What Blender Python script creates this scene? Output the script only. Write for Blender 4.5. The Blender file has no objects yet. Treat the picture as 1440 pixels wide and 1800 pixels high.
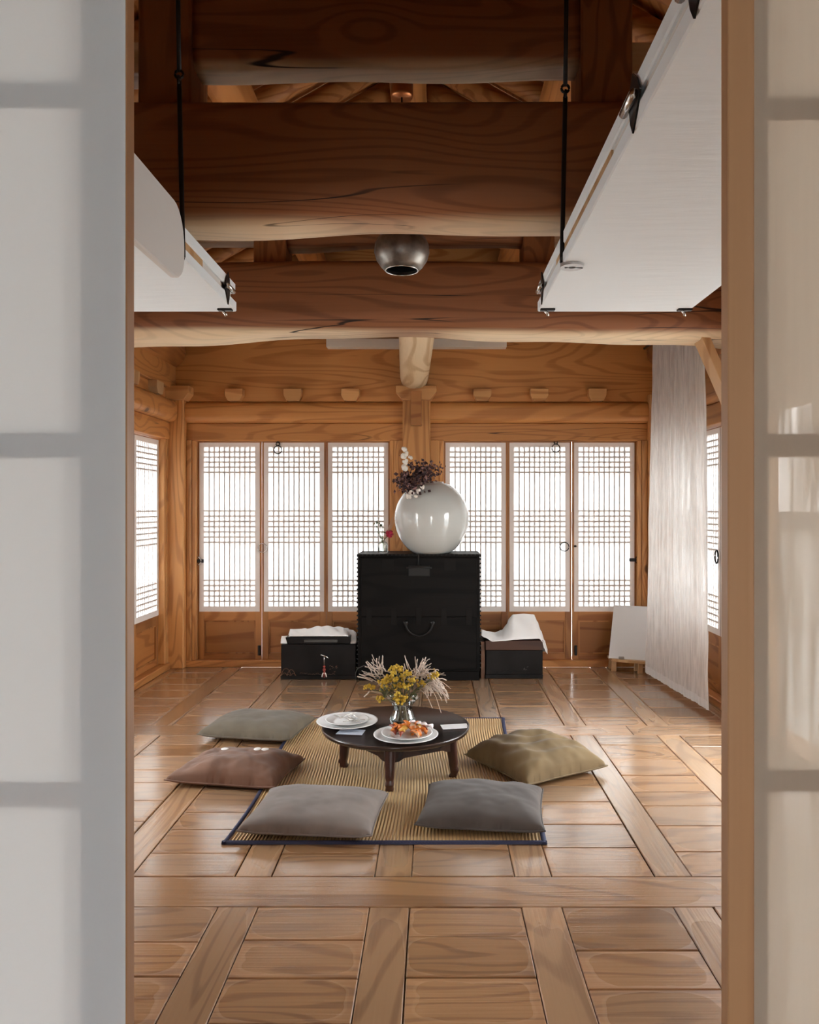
import bpy, bmesh, math, random
from mathutils import Vector, Matrix, noise as mnoise
random.seed(7)
SC = bpy.context.scene
COL = SC.collection
PI = math.pi

# ------------------------------------------------------------------ camera, world, exposure
F = 1350.0                       # focal length in pixels of the 1440 px wide frame
CAMZ = 1.35
cam_d = bpy.data.cameras.new('camera')
cam_d.sensor_fit = 'HORIZONTAL'; cam_d.sensor_width = 36.0
cam_d.lens = F / 1440 * 36.0
cam_d.shift_x = -42 / 1440       # vanishing point at (762, 892)
cam_d.shift_y = -8 / 1440
cam_d.clip_start = 0.05; cam_d.clip_end = 300
cam = bpy.data.objects.new('camera', cam_d); COL.objects.link(cam)
cam.location = (0, 0, CAMZ); cam.rotation_euler = (PI / 2, 0, 0)
SC.camera = cam

world = bpy.data.worlds.new('World'); SC.world = world; world.use_nodes = True
wn = world.node_tree; wn.nodes.clear()
wo = wn.nodes.new('ShaderNodeOutputWorld'); wb = wn.nodes.new('ShaderNodeBackground')
wtc = wn.nodes.new('ShaderNodeTexCoord'); wsep = wn.nodes.new('ShaderNodeSeparateXYZ')
wr = wn.nodes.new('ShaderNodeValToRGB')
wn.links.new(wtc.outputs['Generated'], wsep.inputs[0]); wn.links.new(wsep.outputs['Z'], wr.inputs[0])
wr.color_ramp.elements[0].position = 0.0; wr.color_ramp.elements[0].color = (1.0, 0.985, 0.96, 1)
wr.color_ramp.elements[1].position = 0.7; wr.color_ramp.elements[1].color = (0.80, 0.91, 1.0, 1)
wn.links.new(wr.outputs[0], wb.inputs[0]); wb.inputs[1].default_value = 13.0
wn.links.new(wb.outputs[0], wo.inputs[0])

SC.view_settings.view_transform = 'Standard'
SC.view_settings.look = 'None'
SC.view_settings.exposure = 0.22
SC.view_settings.gamma = 1.0
SC.view_settings.use_curve_mapping = False
cy = SC.cycles
cy.max_bounces = 6; cy.diffuse_bounces = 4; cy.glossy_bounces = 3; cy.transmission_bounces = 6; cy.transparent_max_bounces = 8
cy.caustics_reflective = False; cy.caustics_refractive = False

def px(x, y, d):
    "a measured photo point at distance d, in metres"
    return Vector(((x - 762) / F * d, d, CAMZ - (y - 892) / F * d))

# ------------------------------------------------------------------ material helpers
MATS = {}
def nodes_of(name):
    m = bpy.data.materials.new(name); m.use_nodes = True
    nt = m.node_tree; nt.nodes.clear()
    out = nt.nodes.new('ShaderNodeOutputMaterial')
    return m, nt, out
def N(nt, t, **kw):
    n = nt.nodes.new(t)
    for k, v in kw.items():
        if k.startswith('i_'):
            n.inputs[k[2:].replace('_', ' ')].default_value = v
        else: setattr(n, k, v)
    return n
def math_n(nt, op, a, b=None, clamp=False):
    n = nt.nodes.new('ShaderNodeMath'); n.operation = op; n.use_clamp = clamp
    for i, v in enumerate((a, b)):
        if v is None: continue
        if isinstance(v, (int, float)): n.inputs[i].default_value = v
        else: nt.links.new(v, n.inputs[i])
    return n.outputs[0]
def mix_col(nt, fac, a, b):
    n = nt.nodes.new('ShaderNodeMix'); n.data_type = 'RGBA'
    for s, v in ((0, fac), (6, a), (7, b)):
        if isinstance(v, (int, float)): n.inputs[s].default_value = v
        elif isinstance(v, tuple): n.inputs[s].default_value = (*v[:3], 1)
        else: nt.links.new(v, n.inputs[s])
    return n.outputs[2]
def sstep(nt, v, lo, hi):
    n = nt.nodes.new('ShaderNodeMapRange'); n.interpolation_type = 'SMOOTHSTEP'
    nt.links.new(v, n.inputs[0]); n.inputs[1].default_value = lo; n.inputs[2].default_value = hi
    return n.outputs[0]

def plain(name, col, rough=0.5, metal=0.0, bump=0.0, bscale=60, var=0.0, vscale=8, spec=0.5, sheen=0.0, coat=0.0, stretch=None):
    if name in MATS: return MATS[name]
    m, nt, out = nodes_of(name)
    b = N(nt, 'ShaderNodeBsdfPrincipled')
    b.inputs['Base Color'].default_value = (*col, 1); b.inputs['Roughness'].default_value = rough
    b.inputs['Metallic'].default_value = metal; b.inputs['Specular IOR Level'].default_value = spec
    b.inputs['Sheen Weight'].default_value = sheen; b.inputs['Coat Weight'].default_value = coat
    tc = N(nt, 'ShaderNodeTexCoord'); src = tc.outputs['Object']
    if stretch:
        mp = N(nt, 'ShaderNodeMapping'); mp.inputs['Scale'].default_value = stretch
        nt.links.new(src, mp.inputs[0]); src = mp.outputs[0]
    if var:
        n = N(nt, 'ShaderNodeTexNoise'); n.inputs['Scale'].default_value = vscale; n.inputs['Detail'].default_value = 4
        nt.links.new(src, n.inputs[0])
        c = mix_col(nt, sstep(nt, n.outputs[0], 0.3, 0.7), tuple(x * (1 - var) for x in col), tuple(min(1, x * (1 + var)) for x in col))
        nt.links.new(c, b.inputs['Base Color'])
    if bump:
        n2 = N(nt, 'ShaderNodeTexNoise'); n2.inputs['Scale'].default_value = bscale; n2.inputs['Detail'].default_value = 3
        nt.links.new(src, n2.inputs[0])
        bp = N(nt, 'ShaderNodeBump'); bp.inputs['Strength'].default_value = bump; bp.inputs['Distance'].default_value = 0.01
        nt.links.new(n2.outputs[0], bp.inputs['Height']); nt.links.new(bp.outputs[0], b.inputs['Normal'])
    nt.links.new(b.outputs[0], out.inputs[0])
    MATS[name] = m; return m

def wood(name, lite, dark, axis=0, rough=0.45, freq=150.0, scale=2.4, knots=0.06, knot_scale=1.3, contrast=1.0,
         varnish=None, crack=0.0, low_pale=None, spec=0.4, tone=0.12, bump=0.15):
    """timber: growth-ring contours that run along `axis`, fibres, knots"""
    if name in MATS: return MATS[name]
    m, nt, out = nodes_of(name)
    L = nt.links
    tc = N(nt, 'ShaderNodeTexCoord'); oi = N(nt, 'ShaderNodeObjectInfo')
    off = N(nt, 'ShaderNodeCombineXYZ')
    r37 = math_n(nt, 'MULTIPLY', oi.outputs['Random'], 37.0)
    for i in range(3): L.new(math_n(nt, 'MULTIPLY', r37, (1.0, 0.73, 1.31)[i]), off.inputs[i])
    add = N(nt, 'ShaderNodeVectorMath', operation='ADD')
    L.new(tc.outputs['Object'], add.inputs[0]); L.new(off.outputs[0], add.inputs[1])
    mp = N(nt, 'ShaderNodeMapping'); s = [1.0, 1.0, 1.0]; s[axis] = 0.16
    mp.inputs['Scale'].default_value = s; L.new(add.outputs[0], mp.inputs[0])
    nz = N(nt, 'ShaderNodeTexNoise'); nz.inputs['Scale'].default_value = scale; nz.inputs['Detail'].default_value = 2.0
    nz.inputs['Roughness'].default_value = 0.45; nz.inputs['Distortion'].default_value = 0.35
    L.new(mp.outputs[0], nz.inputs[0])
    # knots
    field = nz.outputs[0]
    if knots:
     mk = N(nt, 'ShaderNodeMapping'); sk = [1.0, 1.0, 1.0]; sk[axis] = 0.55; mk.inputs['Scale'].default_value = sk
     L.new(add.outputs[0], mk.inputs[0])
     vo = N(nt, 'ShaderNodeTexVoronoi'); vo.inputs['Scale'].default_value = knot_scale * 1.6; L.new(mk.outputs[0], vo.inputs[0])
     kd = vo.outputs['Distance']
     halo = math_n(nt, 'MULTIPLY', math_n(nt, 'SUBTRACT', 1.0, sstep(nt, kd, 0.0, 0.30)), 0.09)
     field = math_n(nt, 'ADD', nz.outputs[0], halo)
    ring = math_n(nt, 'SINE', math_n(nt, 'MULTIPLY', field, freq))
    ring = math_n(nt, 'MULTIPLY', sstep(nt, ring, 0.15, 1.0), 0.75 * contrast)
    # fibres
    mf = N(nt, 'ShaderNodeMapping'); sf = [110.0, 110.0, 110.0]; sf[axis] = 2.5; mf.inputs['Scale'].default_value = sf
    L.new(add.outputs[0], mf.inputs[0])
    nf = N(nt, 'ShaderNodeTexNoise'); nf.inputs['Scale'].default_value = 1.0; nf.inputs['Detail'].default_value = 1; L.new(mf.outputs[0], nf.inputs[0])
    fac = math_n(nt, 'ADD', ring, math_n(nt, 'MULTIPLY', math_n(nt, 'SUBTRACT', nf.outputs[0], 0.5), 0.45), clamp=True)
    base = mix_col(nt, fac, lite, dark)
    # broad tone drift and per-piece tone
    nb = N(nt, 'ShaderNodeTexNoise'); nb.inputs['Scale'].default_value = 1.7; nb.inputs['Detail'].default_value = 2; L.new(mp.outputs[0], nb.inputs[0])
    hs = N(nt, 'ShaderNodeHueSaturation')
    val = math_n(nt, 'ADD', math_n(nt, 'ADD', 1.0 - tone, math_n(nt, 'MULTIPLY', oi.outputs['Random'], tone * 2)),
                 math_n(nt, 'MULTIPLY', math_n(nt, 'SUBTRACT', nb.outputs[0], 0.5), 0.5))
    L.new(val, hs.inputs['Value']); L.new(base, hs.inputs['Color'])
    col = hs.outputs[0]
    bs = N(nt, 'ShaderNodeBsdfPrincipled'); bs.inputs['Roughness'].default_value = rough
    bs.inputs['Specular IOR Level'].default_value = spec
    if low_pale:       # paler towards the lower edge, boundary broken by noise; sap = (z0, z1, colour)
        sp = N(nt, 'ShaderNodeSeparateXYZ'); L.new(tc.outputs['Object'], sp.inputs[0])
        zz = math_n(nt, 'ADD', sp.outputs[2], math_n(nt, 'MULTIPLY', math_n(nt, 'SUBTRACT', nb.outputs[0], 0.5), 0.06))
        sf_ = math_n(nt, 'SUBTRACT', 1.0, sstep(nt, zz, low_pale[0], low_pale[1]))
        scol = mix_col(nt, math_n(nt, 'MULTIPLY', fac, 0.55), low_pale[2], tuple(c * 0.6 for c in low_pale[2]))
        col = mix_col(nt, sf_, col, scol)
    if knots:
        km = math_n(nt, 'SUBTRACT', 1.0, sstep(nt, kd, knots * 0.55, knots))
        rk = N(nt, 'ShaderNodeSeparateColor'); L.new(vo.outputs['Color'], rk.inputs[0])
        km = math_n(nt, 'MULTIPLY', km, math_n(nt, 'GREATER_THAN', rk.outputs[0], 0.35))
        col = mix_col(nt, math_n(nt, 'MULTIPLY', km, 0.85), col, tuple(c * 0.22 for c in dark))
    if crack:
        mc = N(nt, 'ShaderNodeMapping'); sc_ = [4.5, 4.5, 4.5]; sc_[axis] = 0.22; mc.inputs['Scale'].default_value = sc_
        L.new(add.outputs[0], mc.inputs[0])
        nc = N(nt, 'ShaderNodeTexNoise'); nc.inputs['Scale'].default_value = 1.0; nc.inputs['Detail'].default_value = 2; L.new(mc.outputs[0], nc.inputs[0])
        cm = math_n(nt, 'SUBTRACT', 1.0, sstep(nt, math_n(nt, 'ABSOLUTE', math_n(nt, 'SUBTRACT', nc.outputs[0], 0.53)), 0.001, 0.004))
        nc2 = N(nt, 'ShaderNodeTexNoise'); nc2.inputs['Scale'].default_value = 0.9; L.new(add.outputs[0], nc2.inputs[0])
        cm = math_n(nt, 'MULTIPLY', cm, sstep(nt, nc2.outputs[0], 0.52, 0.58))
        col = mix_col(nt, math_n(nt, 'MULTIPLY', cm, crack), col, tuple(c * 0.12 for c in dark))
    if varnish:   # thick coat worn / pooled inside every board: paler middle with a rounded outline
        sg = N(nt, 'ShaderNodeSeparateXYZ'); L.new(tc.outputs['Generated'], sg.inputs[0])
        def edge(o):
            return math_n(nt, 'POWER', math_n(nt, 'ABSOLUTE', math_n(nt, 'MULTIPLY', math_n(nt, 'SUBTRACT', o, 0.5), 2.0)), 4.0)
        nn = N(nt, 'ShaderNodeTexNoise'); nn.inputs['Scale'].default_value = 5.0; nn.inputs['Detail'].default_value = 3; L.new(add.outputs[0], nn.inputs[0])
        e = math_n(nt, 'ADD', edge(sg.outputs[0]), edge(sg.outputs[1]))
        e = math_n(nt, 'ADD', e, math_n(nt, 'MULTIPLY', math_n(nt, 'SUBTRACT', nn.outputs[0], 0.5), 1.6))
        e = math_n(nt, 'ADD', e, math_n(nt, 'MULTIPLY', math_n(nt, 'SUBTRACT', oi.outputs['Random'], 0.5), 0.5))
        mk_ = math_n(nt, 'SUBTRACT', 1.0, sstep(nt, e, 0.66, 0.86))
        rim = math_n(nt, 'SUBTRACT', 1.0, sstep(nt, math_n(nt, 'ABSOLUTE', math_n(nt, 'SUBTRACT', e, 0.84)), 0.01, 0.12))
        inner = mix_col(nt, math_n(nt, 'MULTIPLY', math_n(nt, 'FRACT', math_n(nt, 'MULTIPLY', oi.outputs['Random'], 7.3)), 0.55), col, varnish)
        col = mix_col(nt, mk_, col, inner)
        col = mix_col(nt, math_n(nt, 'MULTIPLY', rim, 0.16), col, (0.60, 0.40, 0.22))
        bs.inputs['Coat Weight'].default_value = 0.8; bs.inputs['Coat Roughness'].default_value = 0.16
        L.new(math_n(nt, 'SUBTRACT', rough + 0.14, math_n(nt, 'MULTIPLY', mk_, 0.17)), bs.inputs['Roughness'])
    L.new(col, bs.inputs['Base Color'])
    if bump:
        bp = N(nt, 'ShaderNodeBump'); bp.inputs['Strength'].default_value = bump; bp.inputs['Distance'].default_value = 0.004
        hgt = nf.outputs[0]
        if varnish:
            nl = N(nt, 'ShaderNodeTexNoise'); nl.inputs['Scale'].default_value = 6; nl.inputs['Detail'].default_value = 1; L.new(mp.outputs[0], nl.inputs[0])
            hgt = math_n(nt, 'ADD', hgt, math_n(nt, 'MULTIPLY', nl.outputs[0], 2.0))
        L.new(hgt, bp.inputs['Height']); L.new(bp.outputs[0], bs.inputs['Normal'])
    L.new(bs.outputs[0], out.inputs[0])
    MATS[name] = m; return m

def paper(name, col, trans_col, t=0.45, clear=0.0, wrinkle=0.0, weave=0.0):
    "thin sheet: reflects, lets diffuse light through, a little see-through"
    if name in MATS: return MATS[name]
    m, nt, out = nodes_of(name)
    d = N(nt, 'ShaderNodeBsdfDiffuse'); d.inputs[0].default_value = (*col, 1)
    tr = N(nt, 'ShaderNodeBsdfTranslucent'); tr.inputs[0].default_value = (*trans_col, 1)
    mx = N(nt, 'ShaderNodeMixShader'); mx.inputs[0].default_value = t
    nt.links.new(d.outputs[0], mx.inputs[1]); nt.links.new(tr.outputs[0], mx.inputs[2])
    last = mx.outputs[0]
    tc = N(nt, 'ShaderNodeTexCoord')
    if clear:
        tp = N(nt, 'ShaderNodeBsdfTransparent'); m2 = N(nt, 'ShaderNodeMixShader'); m2.inputs[0].default_value = clear
        if weave:
            w = N(nt, 'ShaderNodeTexNoise'); w.inputs['Scale'].default_value = 1.0; w.inputs['Detail'].default_value = 3
            mp = N(nt, 'ShaderNodeMapping'); mp.inputs['Scale'].default_value = (weave, weave, 6.0)
            nt.links.new(tc.outputs['Object'], mp.inputs[0]); nt.links.new(mp.outputs[0], w.inputs[0])
            nt.links.new(math_n(nt, 'MULTIPLY', sstep(nt, w.outputs[0], 0.3, 0.72), clear * 2.0), m2.inputs[0])
        nt.links.new(last, m2.inputs[1]); nt.links.new(tp.outputs[0], m2.inputs[2]); last = m2.outputs[0]
    if wrinkle:
        n = N(nt, 'ShaderNodeTexNoise'); n.inputs['Scale'].default_value = 9; n.inputs['Detail'].default_value = 5
        mp2 = N(nt, 'ShaderNodeMapping'); mp2.inputs['Scale'].default_value = (0.5, 3.0, 1.0)
        nt.links.new(tc.outputs['Object'], mp2.inputs[0]); nt.links.new(mp2.outputs[0], n.inputs[0])
        bp = N(nt, 'ShaderNodeBump'); bp.inputs['Strength'].default_value = wrinkle; bp.inputs['Distance'].default_value = 0.01
        nt.links.new(n.outputs[0], bp.inputs['Height']); nt.links.new(bp.outputs[0], d.inputs['Normal'])
    nt.links.new(last, out.inputs[0])
    MATS[name] = m; return m

def glass(name, col=(1, 1, 1), rough=0.02):
    m, nt, out = nodes_of(name)
    tp = N(nt, 'ShaderNodeBsdfTransparent'); tp.inputs[0].default_value = (*col, 1)
    gl = N(nt, 'ShaderNodeBsdfGlossy'); gl.inputs['Roughness'].default_value = rough
    lw = N(nt, 'ShaderNodeLayerWeight'); lw.inputs['Blend'].default_value = 0.35
    mx = N(nt, 'ShaderNodeMixShader')
    nt.links.new(math_n(nt, 'ADD', math_n(nt, 'MULTIPLY', lw.outputs['Fresnel'], 0.45), 0.02), mx.inputs[0])
    nt.links.new(tp.outputs[0], mx.inputs[1]); nt.links.new(gl.outputs[0], mx.inputs[2]); nt.links.new(mx.outputs[0], out.inputs[0]); MATS[name] = m; return m

PINE_L, PINE_D = (0.56, 0.245, 0.075), (0.27, 0.085, 0.020)
W_X = wood('pine_along_x', PINE_L, PINE_D, 0, crack=0.9, contrast=0.6, freq=115)
W_Y = wood('pine_along_y', PINE_L, PINE_D, 1, crack=0.6, contrast=0.6, freq=115)
W_Z = wood('pine_along_z', (0.60, 0.285, 0.095), (0.30, 0.105, 0.027), 2, contrast=0.7, freq=120)
W_PANEL = wood('pine_door_panel', (0.40, 0.165, 0.05), (0.24, 0.08, 0.02), 0, freq=70, knots=0.0)
W_DOORZ = wood('pine_door_stile', (0.42, 0.18, 0.055), (0.25, 0.085, 0.022), 2, freq=60, knots=0.0)
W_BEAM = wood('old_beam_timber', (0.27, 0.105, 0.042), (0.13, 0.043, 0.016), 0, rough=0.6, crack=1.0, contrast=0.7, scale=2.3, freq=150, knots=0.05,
              low_pale=(-0.225, -0.185, (0.74, 0.57, 0.37)))
W_BEAMZ = wood('old_post_timber', (0.26, 0.10, 0.036), (0.15, 0.05, 0.017), 2, rough=0.55)
W_LOG = wood('pale_log_timber', (0.66, 0.50, 0.31), (0.42, 0.25, 0.11), 1, rough=0.5, freq=70, knots=0.0)
W_RAFT = wood('rafter_timber', (0.44, 0.20, 0.07), (0.25, 0.09, 0.025), 0, rough=0.5)
W_FLX = wood('floor_timber_across', (0.36, 0.190, 0.085), (0.145, 0.064, 0.027), 0, rough=0.24, freq=85, scale=3.4, knots=0.045, knot_scale=0.9,
             varnish=(0.35, 0.255, 0.18), tone=0.16, spec=0.5, bump=0.22, contrast=0.75)
W_FLY = wood('floor_timber_along', (0.38, 0.215, 0.105), (0.16, 0.074, 0.032), 1, rough=0.24, freq=85, scale=3.4, knots=0.05, knot_scale=1.1,
             varnish=(0.38, 0.285, 0.205), tone=0.16, spec=0.5, bump=0.22, contrast=0.75)
W_EDGE = wood('leaf_edge_timber', (0.46, 0.25, 0.125), (0.36, 0.175, 0.08), 2, freq=40, knots=0.0)
W_BLOCK = wood('bearing_timber', (0.66, 0.34, 0.13), (0.42, 0.17, 0.05), 0, freq=70, knots=0.0)
W_LOGX = wood('pale_arm_timber', (0.72, 0.55, 0.36), (0.48, 0.30, 0.14), 0, freq=70, knots=0.0)
W_PALE = wood('pale_small_timber', (0.58, 0.36, 0.18), (0.42, 0.22, 0.09), 2, freq=40, knots=0.0)
PAPER_WIN = paper('window_paper', (0.82, 0.76, 0.71), (0.80, 0.83, 0.84), t=0.42, clear=0.04)
PAPER_BORDER = plain('border_paper', (0.80, 0.73, 0.68), 0.9)
PAPER_DOOR = paper('door_leaf_paper', (0.70, 0.76, 0.82), (0.90, 0.87, 0.82), t=0.42, wrinkle=0.1)
GAUZE = paper('door_leaf_gauze', (0.62, 0.54, 0.45), (0.72, 0.62, 0.50), t=0.5, clear=0.015, weave=90)
PAPER_HUNG = paper('lifted_door_paper', (0.80, 0.85, 0.88), (0.6, 0.6, 0.6), t=0.02, wrinkle=0.25)
PAPER_GREY = plain('greyish_paper', (0.66, 0.64, 0.62), 0.8, bump=0.1, bscale=20)
SHEER = paper('sheer_cloth', (0.86, 0.83, 0.80), (0.86, 0.84, 0.82), t=0.5, clear=0.11, weave=60)
HEM = paper('sheer_hem', (0.90, 0.88, 0.86), (0.8, 0.8, 0.8), t=0.35)
IRON = plain('black_iron', (0.016, 0.015, 0.015), 0.42, 0.6)
STEEL = plain('bright_steel', (0.62, 0.61, 0.58), 0.25, 1.0)
PLASTER = plain('lime_plaster', (0.70, 0.68, 0.64), 0.9, bump=0.1)
W_WALL = wood('hidden_wall_boards', (0.45, 0.22, 0.08), (0.30, 0.11, 0.03), 0)

# ------------------------------------------------------------------ object helpers
def tag(o, label=None, cat=None, group=None, kind=None):
    if label: o['label'] = label
    if cat: o['category'] = cat
    if group: o['group'] = group
    if kind: o['kind'] = kind
    return o
def thing(name, loc, label=None, cat=None, group=None, kind=None, rz=0.0):
    o = bpy.data.objects.new(name, None); COL.objects.link(o)
    o.empty_display_size = 0.1; o.location = loc; o.rotation_euler = (0, 0, rz)
    return tag(o, label, cat, group, kind)
def link(name, me, mat, parent=None, loc=(0, 0, 0), rot=(0, 0, 0)):
    """loc is in the parent's local space when the parent is rotated, otherwise world coordinates are turned local"""
    o = bpy.data.objects.new(name, me); COL.objects.link(o)
    if mat is not None and not me.materials: me.materials.append(mat)
    o.parent = parent; o.location = loc; o.rotation_euler = rot
    return o
def wpos(o):
    v = Vector((0, 0, 0))
    while o: v += o.location; o = o.parent
    return v
def rel(parent, v):
    return Vector(v) - (wpos(parent) if parent else Vector((0, 0, 0)))
def bm_mesh(bm, smooth=False, name='mesh'):
    me = bpy.data.meshes.new(name); bm.normal_update(); bm.to_mesh(me); bm.free()
    if smooth:
        for p in me.polygons: p.use_smooth = True
    return me
def pyd(verts, faces, smooth=False):
    me = bpy.data.meshes.new('mesh'); me.from_pydata([tuple(v) for v in verts], [], faces); me.update()
    bm = bmesh.new(); bm.from_mesh(me); bmesh.ops.recalc_face_normals(bm, faces=bm.faces); bm.to_mesh(me); bm.free()
    if smooth:
        for p in me.polygons: p.use_smooth = True
    return me
def box_mesh(sx, sy, sz, bev=0.0, seg=1):
    bm = bmesh.new(); bmesh.ops.create_cube(bm, size=1.0)
    bmesh.ops.scale(bm, vec=(sx, sy, sz), verts=bm.verts)
    if bev: bmesh.ops.bevel(bm, geom=list(bm.edges), offset=bev, segments=seg, affect='EDGES', profile=0.5)
    return bm_mesh(bm)
def box(name, x0, x1, y0, y1, z0, z1, mat, parent=None, bev=0.0, seg=1):
    "box given in world coordinates (or the parent's, when the parent sits at the origin of a template)"
    me = box_mesh(abs(x1 - x0), abs(y1 - y0), abs(z1 - z0), bev, seg)
    c = Vector(((x0 + x1) / 2, (y0 + y1) / 2, (z0 + z1) / 2))
    return link(name, me, mat, parent, rel(parent, c))
def add_box(bm, x0, x1, y0, y1, z0, z1):
    r = bmesh.ops.create_cube(bm, size=1.0)
    bmesh.ops.scale(bm, vec=(x1 - x0, y1 - y0, z1 - z0), verts=r['verts'])
    bmesh.ops.translate(bm, vec=((x0 + x1) / 2, (y0 + y1) / 2, (z0 + z1) / 2), verts=r['verts'])
def lathe_mesh(profile, seg=32, smooth=True):
    "profile: list of (r, z)"
    vs, fs = [], []
    for r, z in profile:
        for k in range(seg):
            a = 2 * PI * k / seg; vs.append((max(r, 1e-4) * math.cos(a), max(r, 1e-4) * math.sin(a), z))
    n = len(profile)
    for i in range(n - 1):
        for k in range(seg):
            k2 = (k + 1) % seg
            fs.append((i * seg + k, i * seg + k2, (i + 1) * seg + k2, (i + 1) * seg + k))
    bm = bmesh.new(); me = pyd(vs, fs); bm.from_mesh(me)
    bmesh.ops.remove_doubles(bm, verts=bm.verts, dist=2e-4); bmesh.ops.recalc_face_normals(bm, faces=bm.faces)
    return bm_mesh(bm, smooth)
def tube_mesh(pts, r, seg=8, closed=False, smooth=True, taper=None):
    pts = [Vector(p) for p in pts]; vs, fs = [], []; n = len(pts)
    up = Vector((0, 0, 1))
    for i, p in enumerate(pts):
        if closed: t = pts[(i + 1) % n] - pts[i - 1]
        else: t = pts[min(i + 1, n - 1)] - pts[max(i - 1, 0)]
        t.normalize()
        u = t.cross(up)
        if u.length < 0.05: u = t.cross(Vector((1, 0, 0)))
        u.normalize(); v = t.cross(u).normalized()
        rr = r if taper is None else r * (1 + (taper - 1) * i / max(1, n - 1))
        for k in range(seg):
            a = 2 * PI * k / seg; vs.append(p + u * rr * math.cos(a) + v * rr * math.sin(a))
    for i in range(n if closed else n - 1):
        j = (i + 1) % n
        for k in range(seg):
            k2 = (k + 1) % seg; fs.append((i * seg + k, i * seg + k2, j * seg + k2, j * seg + k))
    if not closed:
        fs.append(tuple(range(seg))); fs.append(tuple((n - 1) * seg + k for k in reversed(range(seg))))
    return pyd(vs, fs, smooth)
def tube(name, pts, r, mat, parent=None, seg=8, closed=False, taper=None):
    c = sum((Vector(p) for p in pts), Vector()) / len(pts)
    return link(name, tube_mesh([Vector(p) - c for p in pts], r, seg, closed, True, taper), mat, parent, rel(parent, c))
def prism_mesh(poly, a0, a1, plane='xz'):
    "extrude polygon (in plane) along the remaining axis from a0 to a1"
    def v(p, a):
        return {'xz': (p[0], a, p[1]), 'yz': (a, p[0], p[1]), 'xy': (p[0], p[1], a)}[plane]
    n = len(poly); vs = [v(p, a0) for p in poly] + [v(p, a1) for p in poly]
    fs = [tuple(range(n)), tuple(range(2 * n - 1, n - 1, -1))]
    for i in range(n):
        j = (i + 1) % n; fs.append((i, j, n + j, n + i))
    return pyd(vs, fs)
def prism(name, poly, a0, a1, plane, mat, parent=None, bev=0.0):
    cx = sum(p[0] for p in poly) / len(poly); cz = sum(p[1] for p in poly) / len(poly); am = (a0 + a1) / 2
    me = prism_mesh([(p[0] - cx, p[1] - cz) for p in poly], a0 - am, a1 - am, plane)
    if bev:
        bm = bmesh.new(); bm.from_mesh(me); bmesh.ops.bevel(bm, geom=list(bm.edges), offset=bev, segments=1, affect='EDGES'); me = bm_mesh(bm)
    c = {'xz': (cx, am, cz), 'yz': (am, cx, cz), 'xy': (cx, cz, am)}[plane]
    return link(name, me, mat, parent, rel(parent, c))
def grid_mesh(nu, nv, fn, smooth=True, closed_u=False):
    vs = [fn(i / (nu if closed_u else nu - 1), j / (nv - 1)) for j in range(nv) for i in range(nu)]
    fs = []
    for j in range(nv - 1):
        for i in range(nu if closed_u else nu - 1):
            i2 = (i + 1) % nu
            fs.append((j * nu + i, j * nu + i2, (j + 1) * nu + i2, (j + 1) * nu + i))
    me = bpy.data.meshes.new('mesh'); me.from_pydata([tuple(v) for v in vs], [], fs); me.update()
    if smooth:
        for p in me.polygons: p.use_smooth = True
    return me
def copy_tree(o, parent=None):
    c = o.copy(); COL.objects.link(c)
    if parent: c.parent = parent
    for ch in [x for x in bpy.data.objects if x.parent == o]: copy_tree(ch, c)
    return c
def ring_pts(c, r, n=20, plane='xz'):
    out = []
    for k in range(n):
        a = 2 * PI * k / n; u, v = r * math.cos(a), r * math.sin(a)
        out.append(Vector(c) + Vector({'xz': (u, 0, v), 'xy': (u, v, 0), 'yz': (0, u, v)}[plane]))
    return out

# ------------------------------------------------------------------ room measures
XL, XR, YB = -2.25, 1.96, 6.55          # left wall, right wall, plane of the back doors
CX = -0.15                              # axis of the hall

# ------------------------------------------------------------------ ground outside and floor
gm = plain('pale_gravel', (0.55, 0.53, 0.49), 0.95, var=0.15, vscale=3)
tag(box('ground', -40, 40, -30, 60, -0.75, -0.55, gm), 'pale gravel yard around the hall', 'ground', kind='structure')

floor = thing('floor', (0, 0, 0), 'oiled pine floor of long girders, cross strips and short boards', 'floor', kind='structure')
box('underfloor', XL - 0.2, XR + 0.2, -2.6, YB + 0.15, -0.12, -0.035, W_WALL, floor)
SW = 0.135; PITCH = 0.513
strip_x = [-2.267 + PITCH * k for k in range(0, 9)]
girders = [(0.64, 0.85), (2.596, 2.81), (4.556, 4.758)]
for a, b in girders:
    cuts = [XL - 0.1, -1.05, 1.19, XR + 0.1] if a > 4 else ([XL - 0.1, 1.085, XR + 0.1] if a > 2 else [XL - 0.1, XR + 0.1])
    for c0, c1 in zip(cuts, cuts[1:]):
        box('girder', c0 + 0.001, c1 - 0.001, a + 0.001, b - 0.001, -0.04, random.uniform(-0.001, 0.001), W_FLX, floor, 0.003)
bays = [(0.85, 2.596), (2.81, 4.556), (4.758, 6.50), (-2.5, 0.64)]
board_cache = {}
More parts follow.
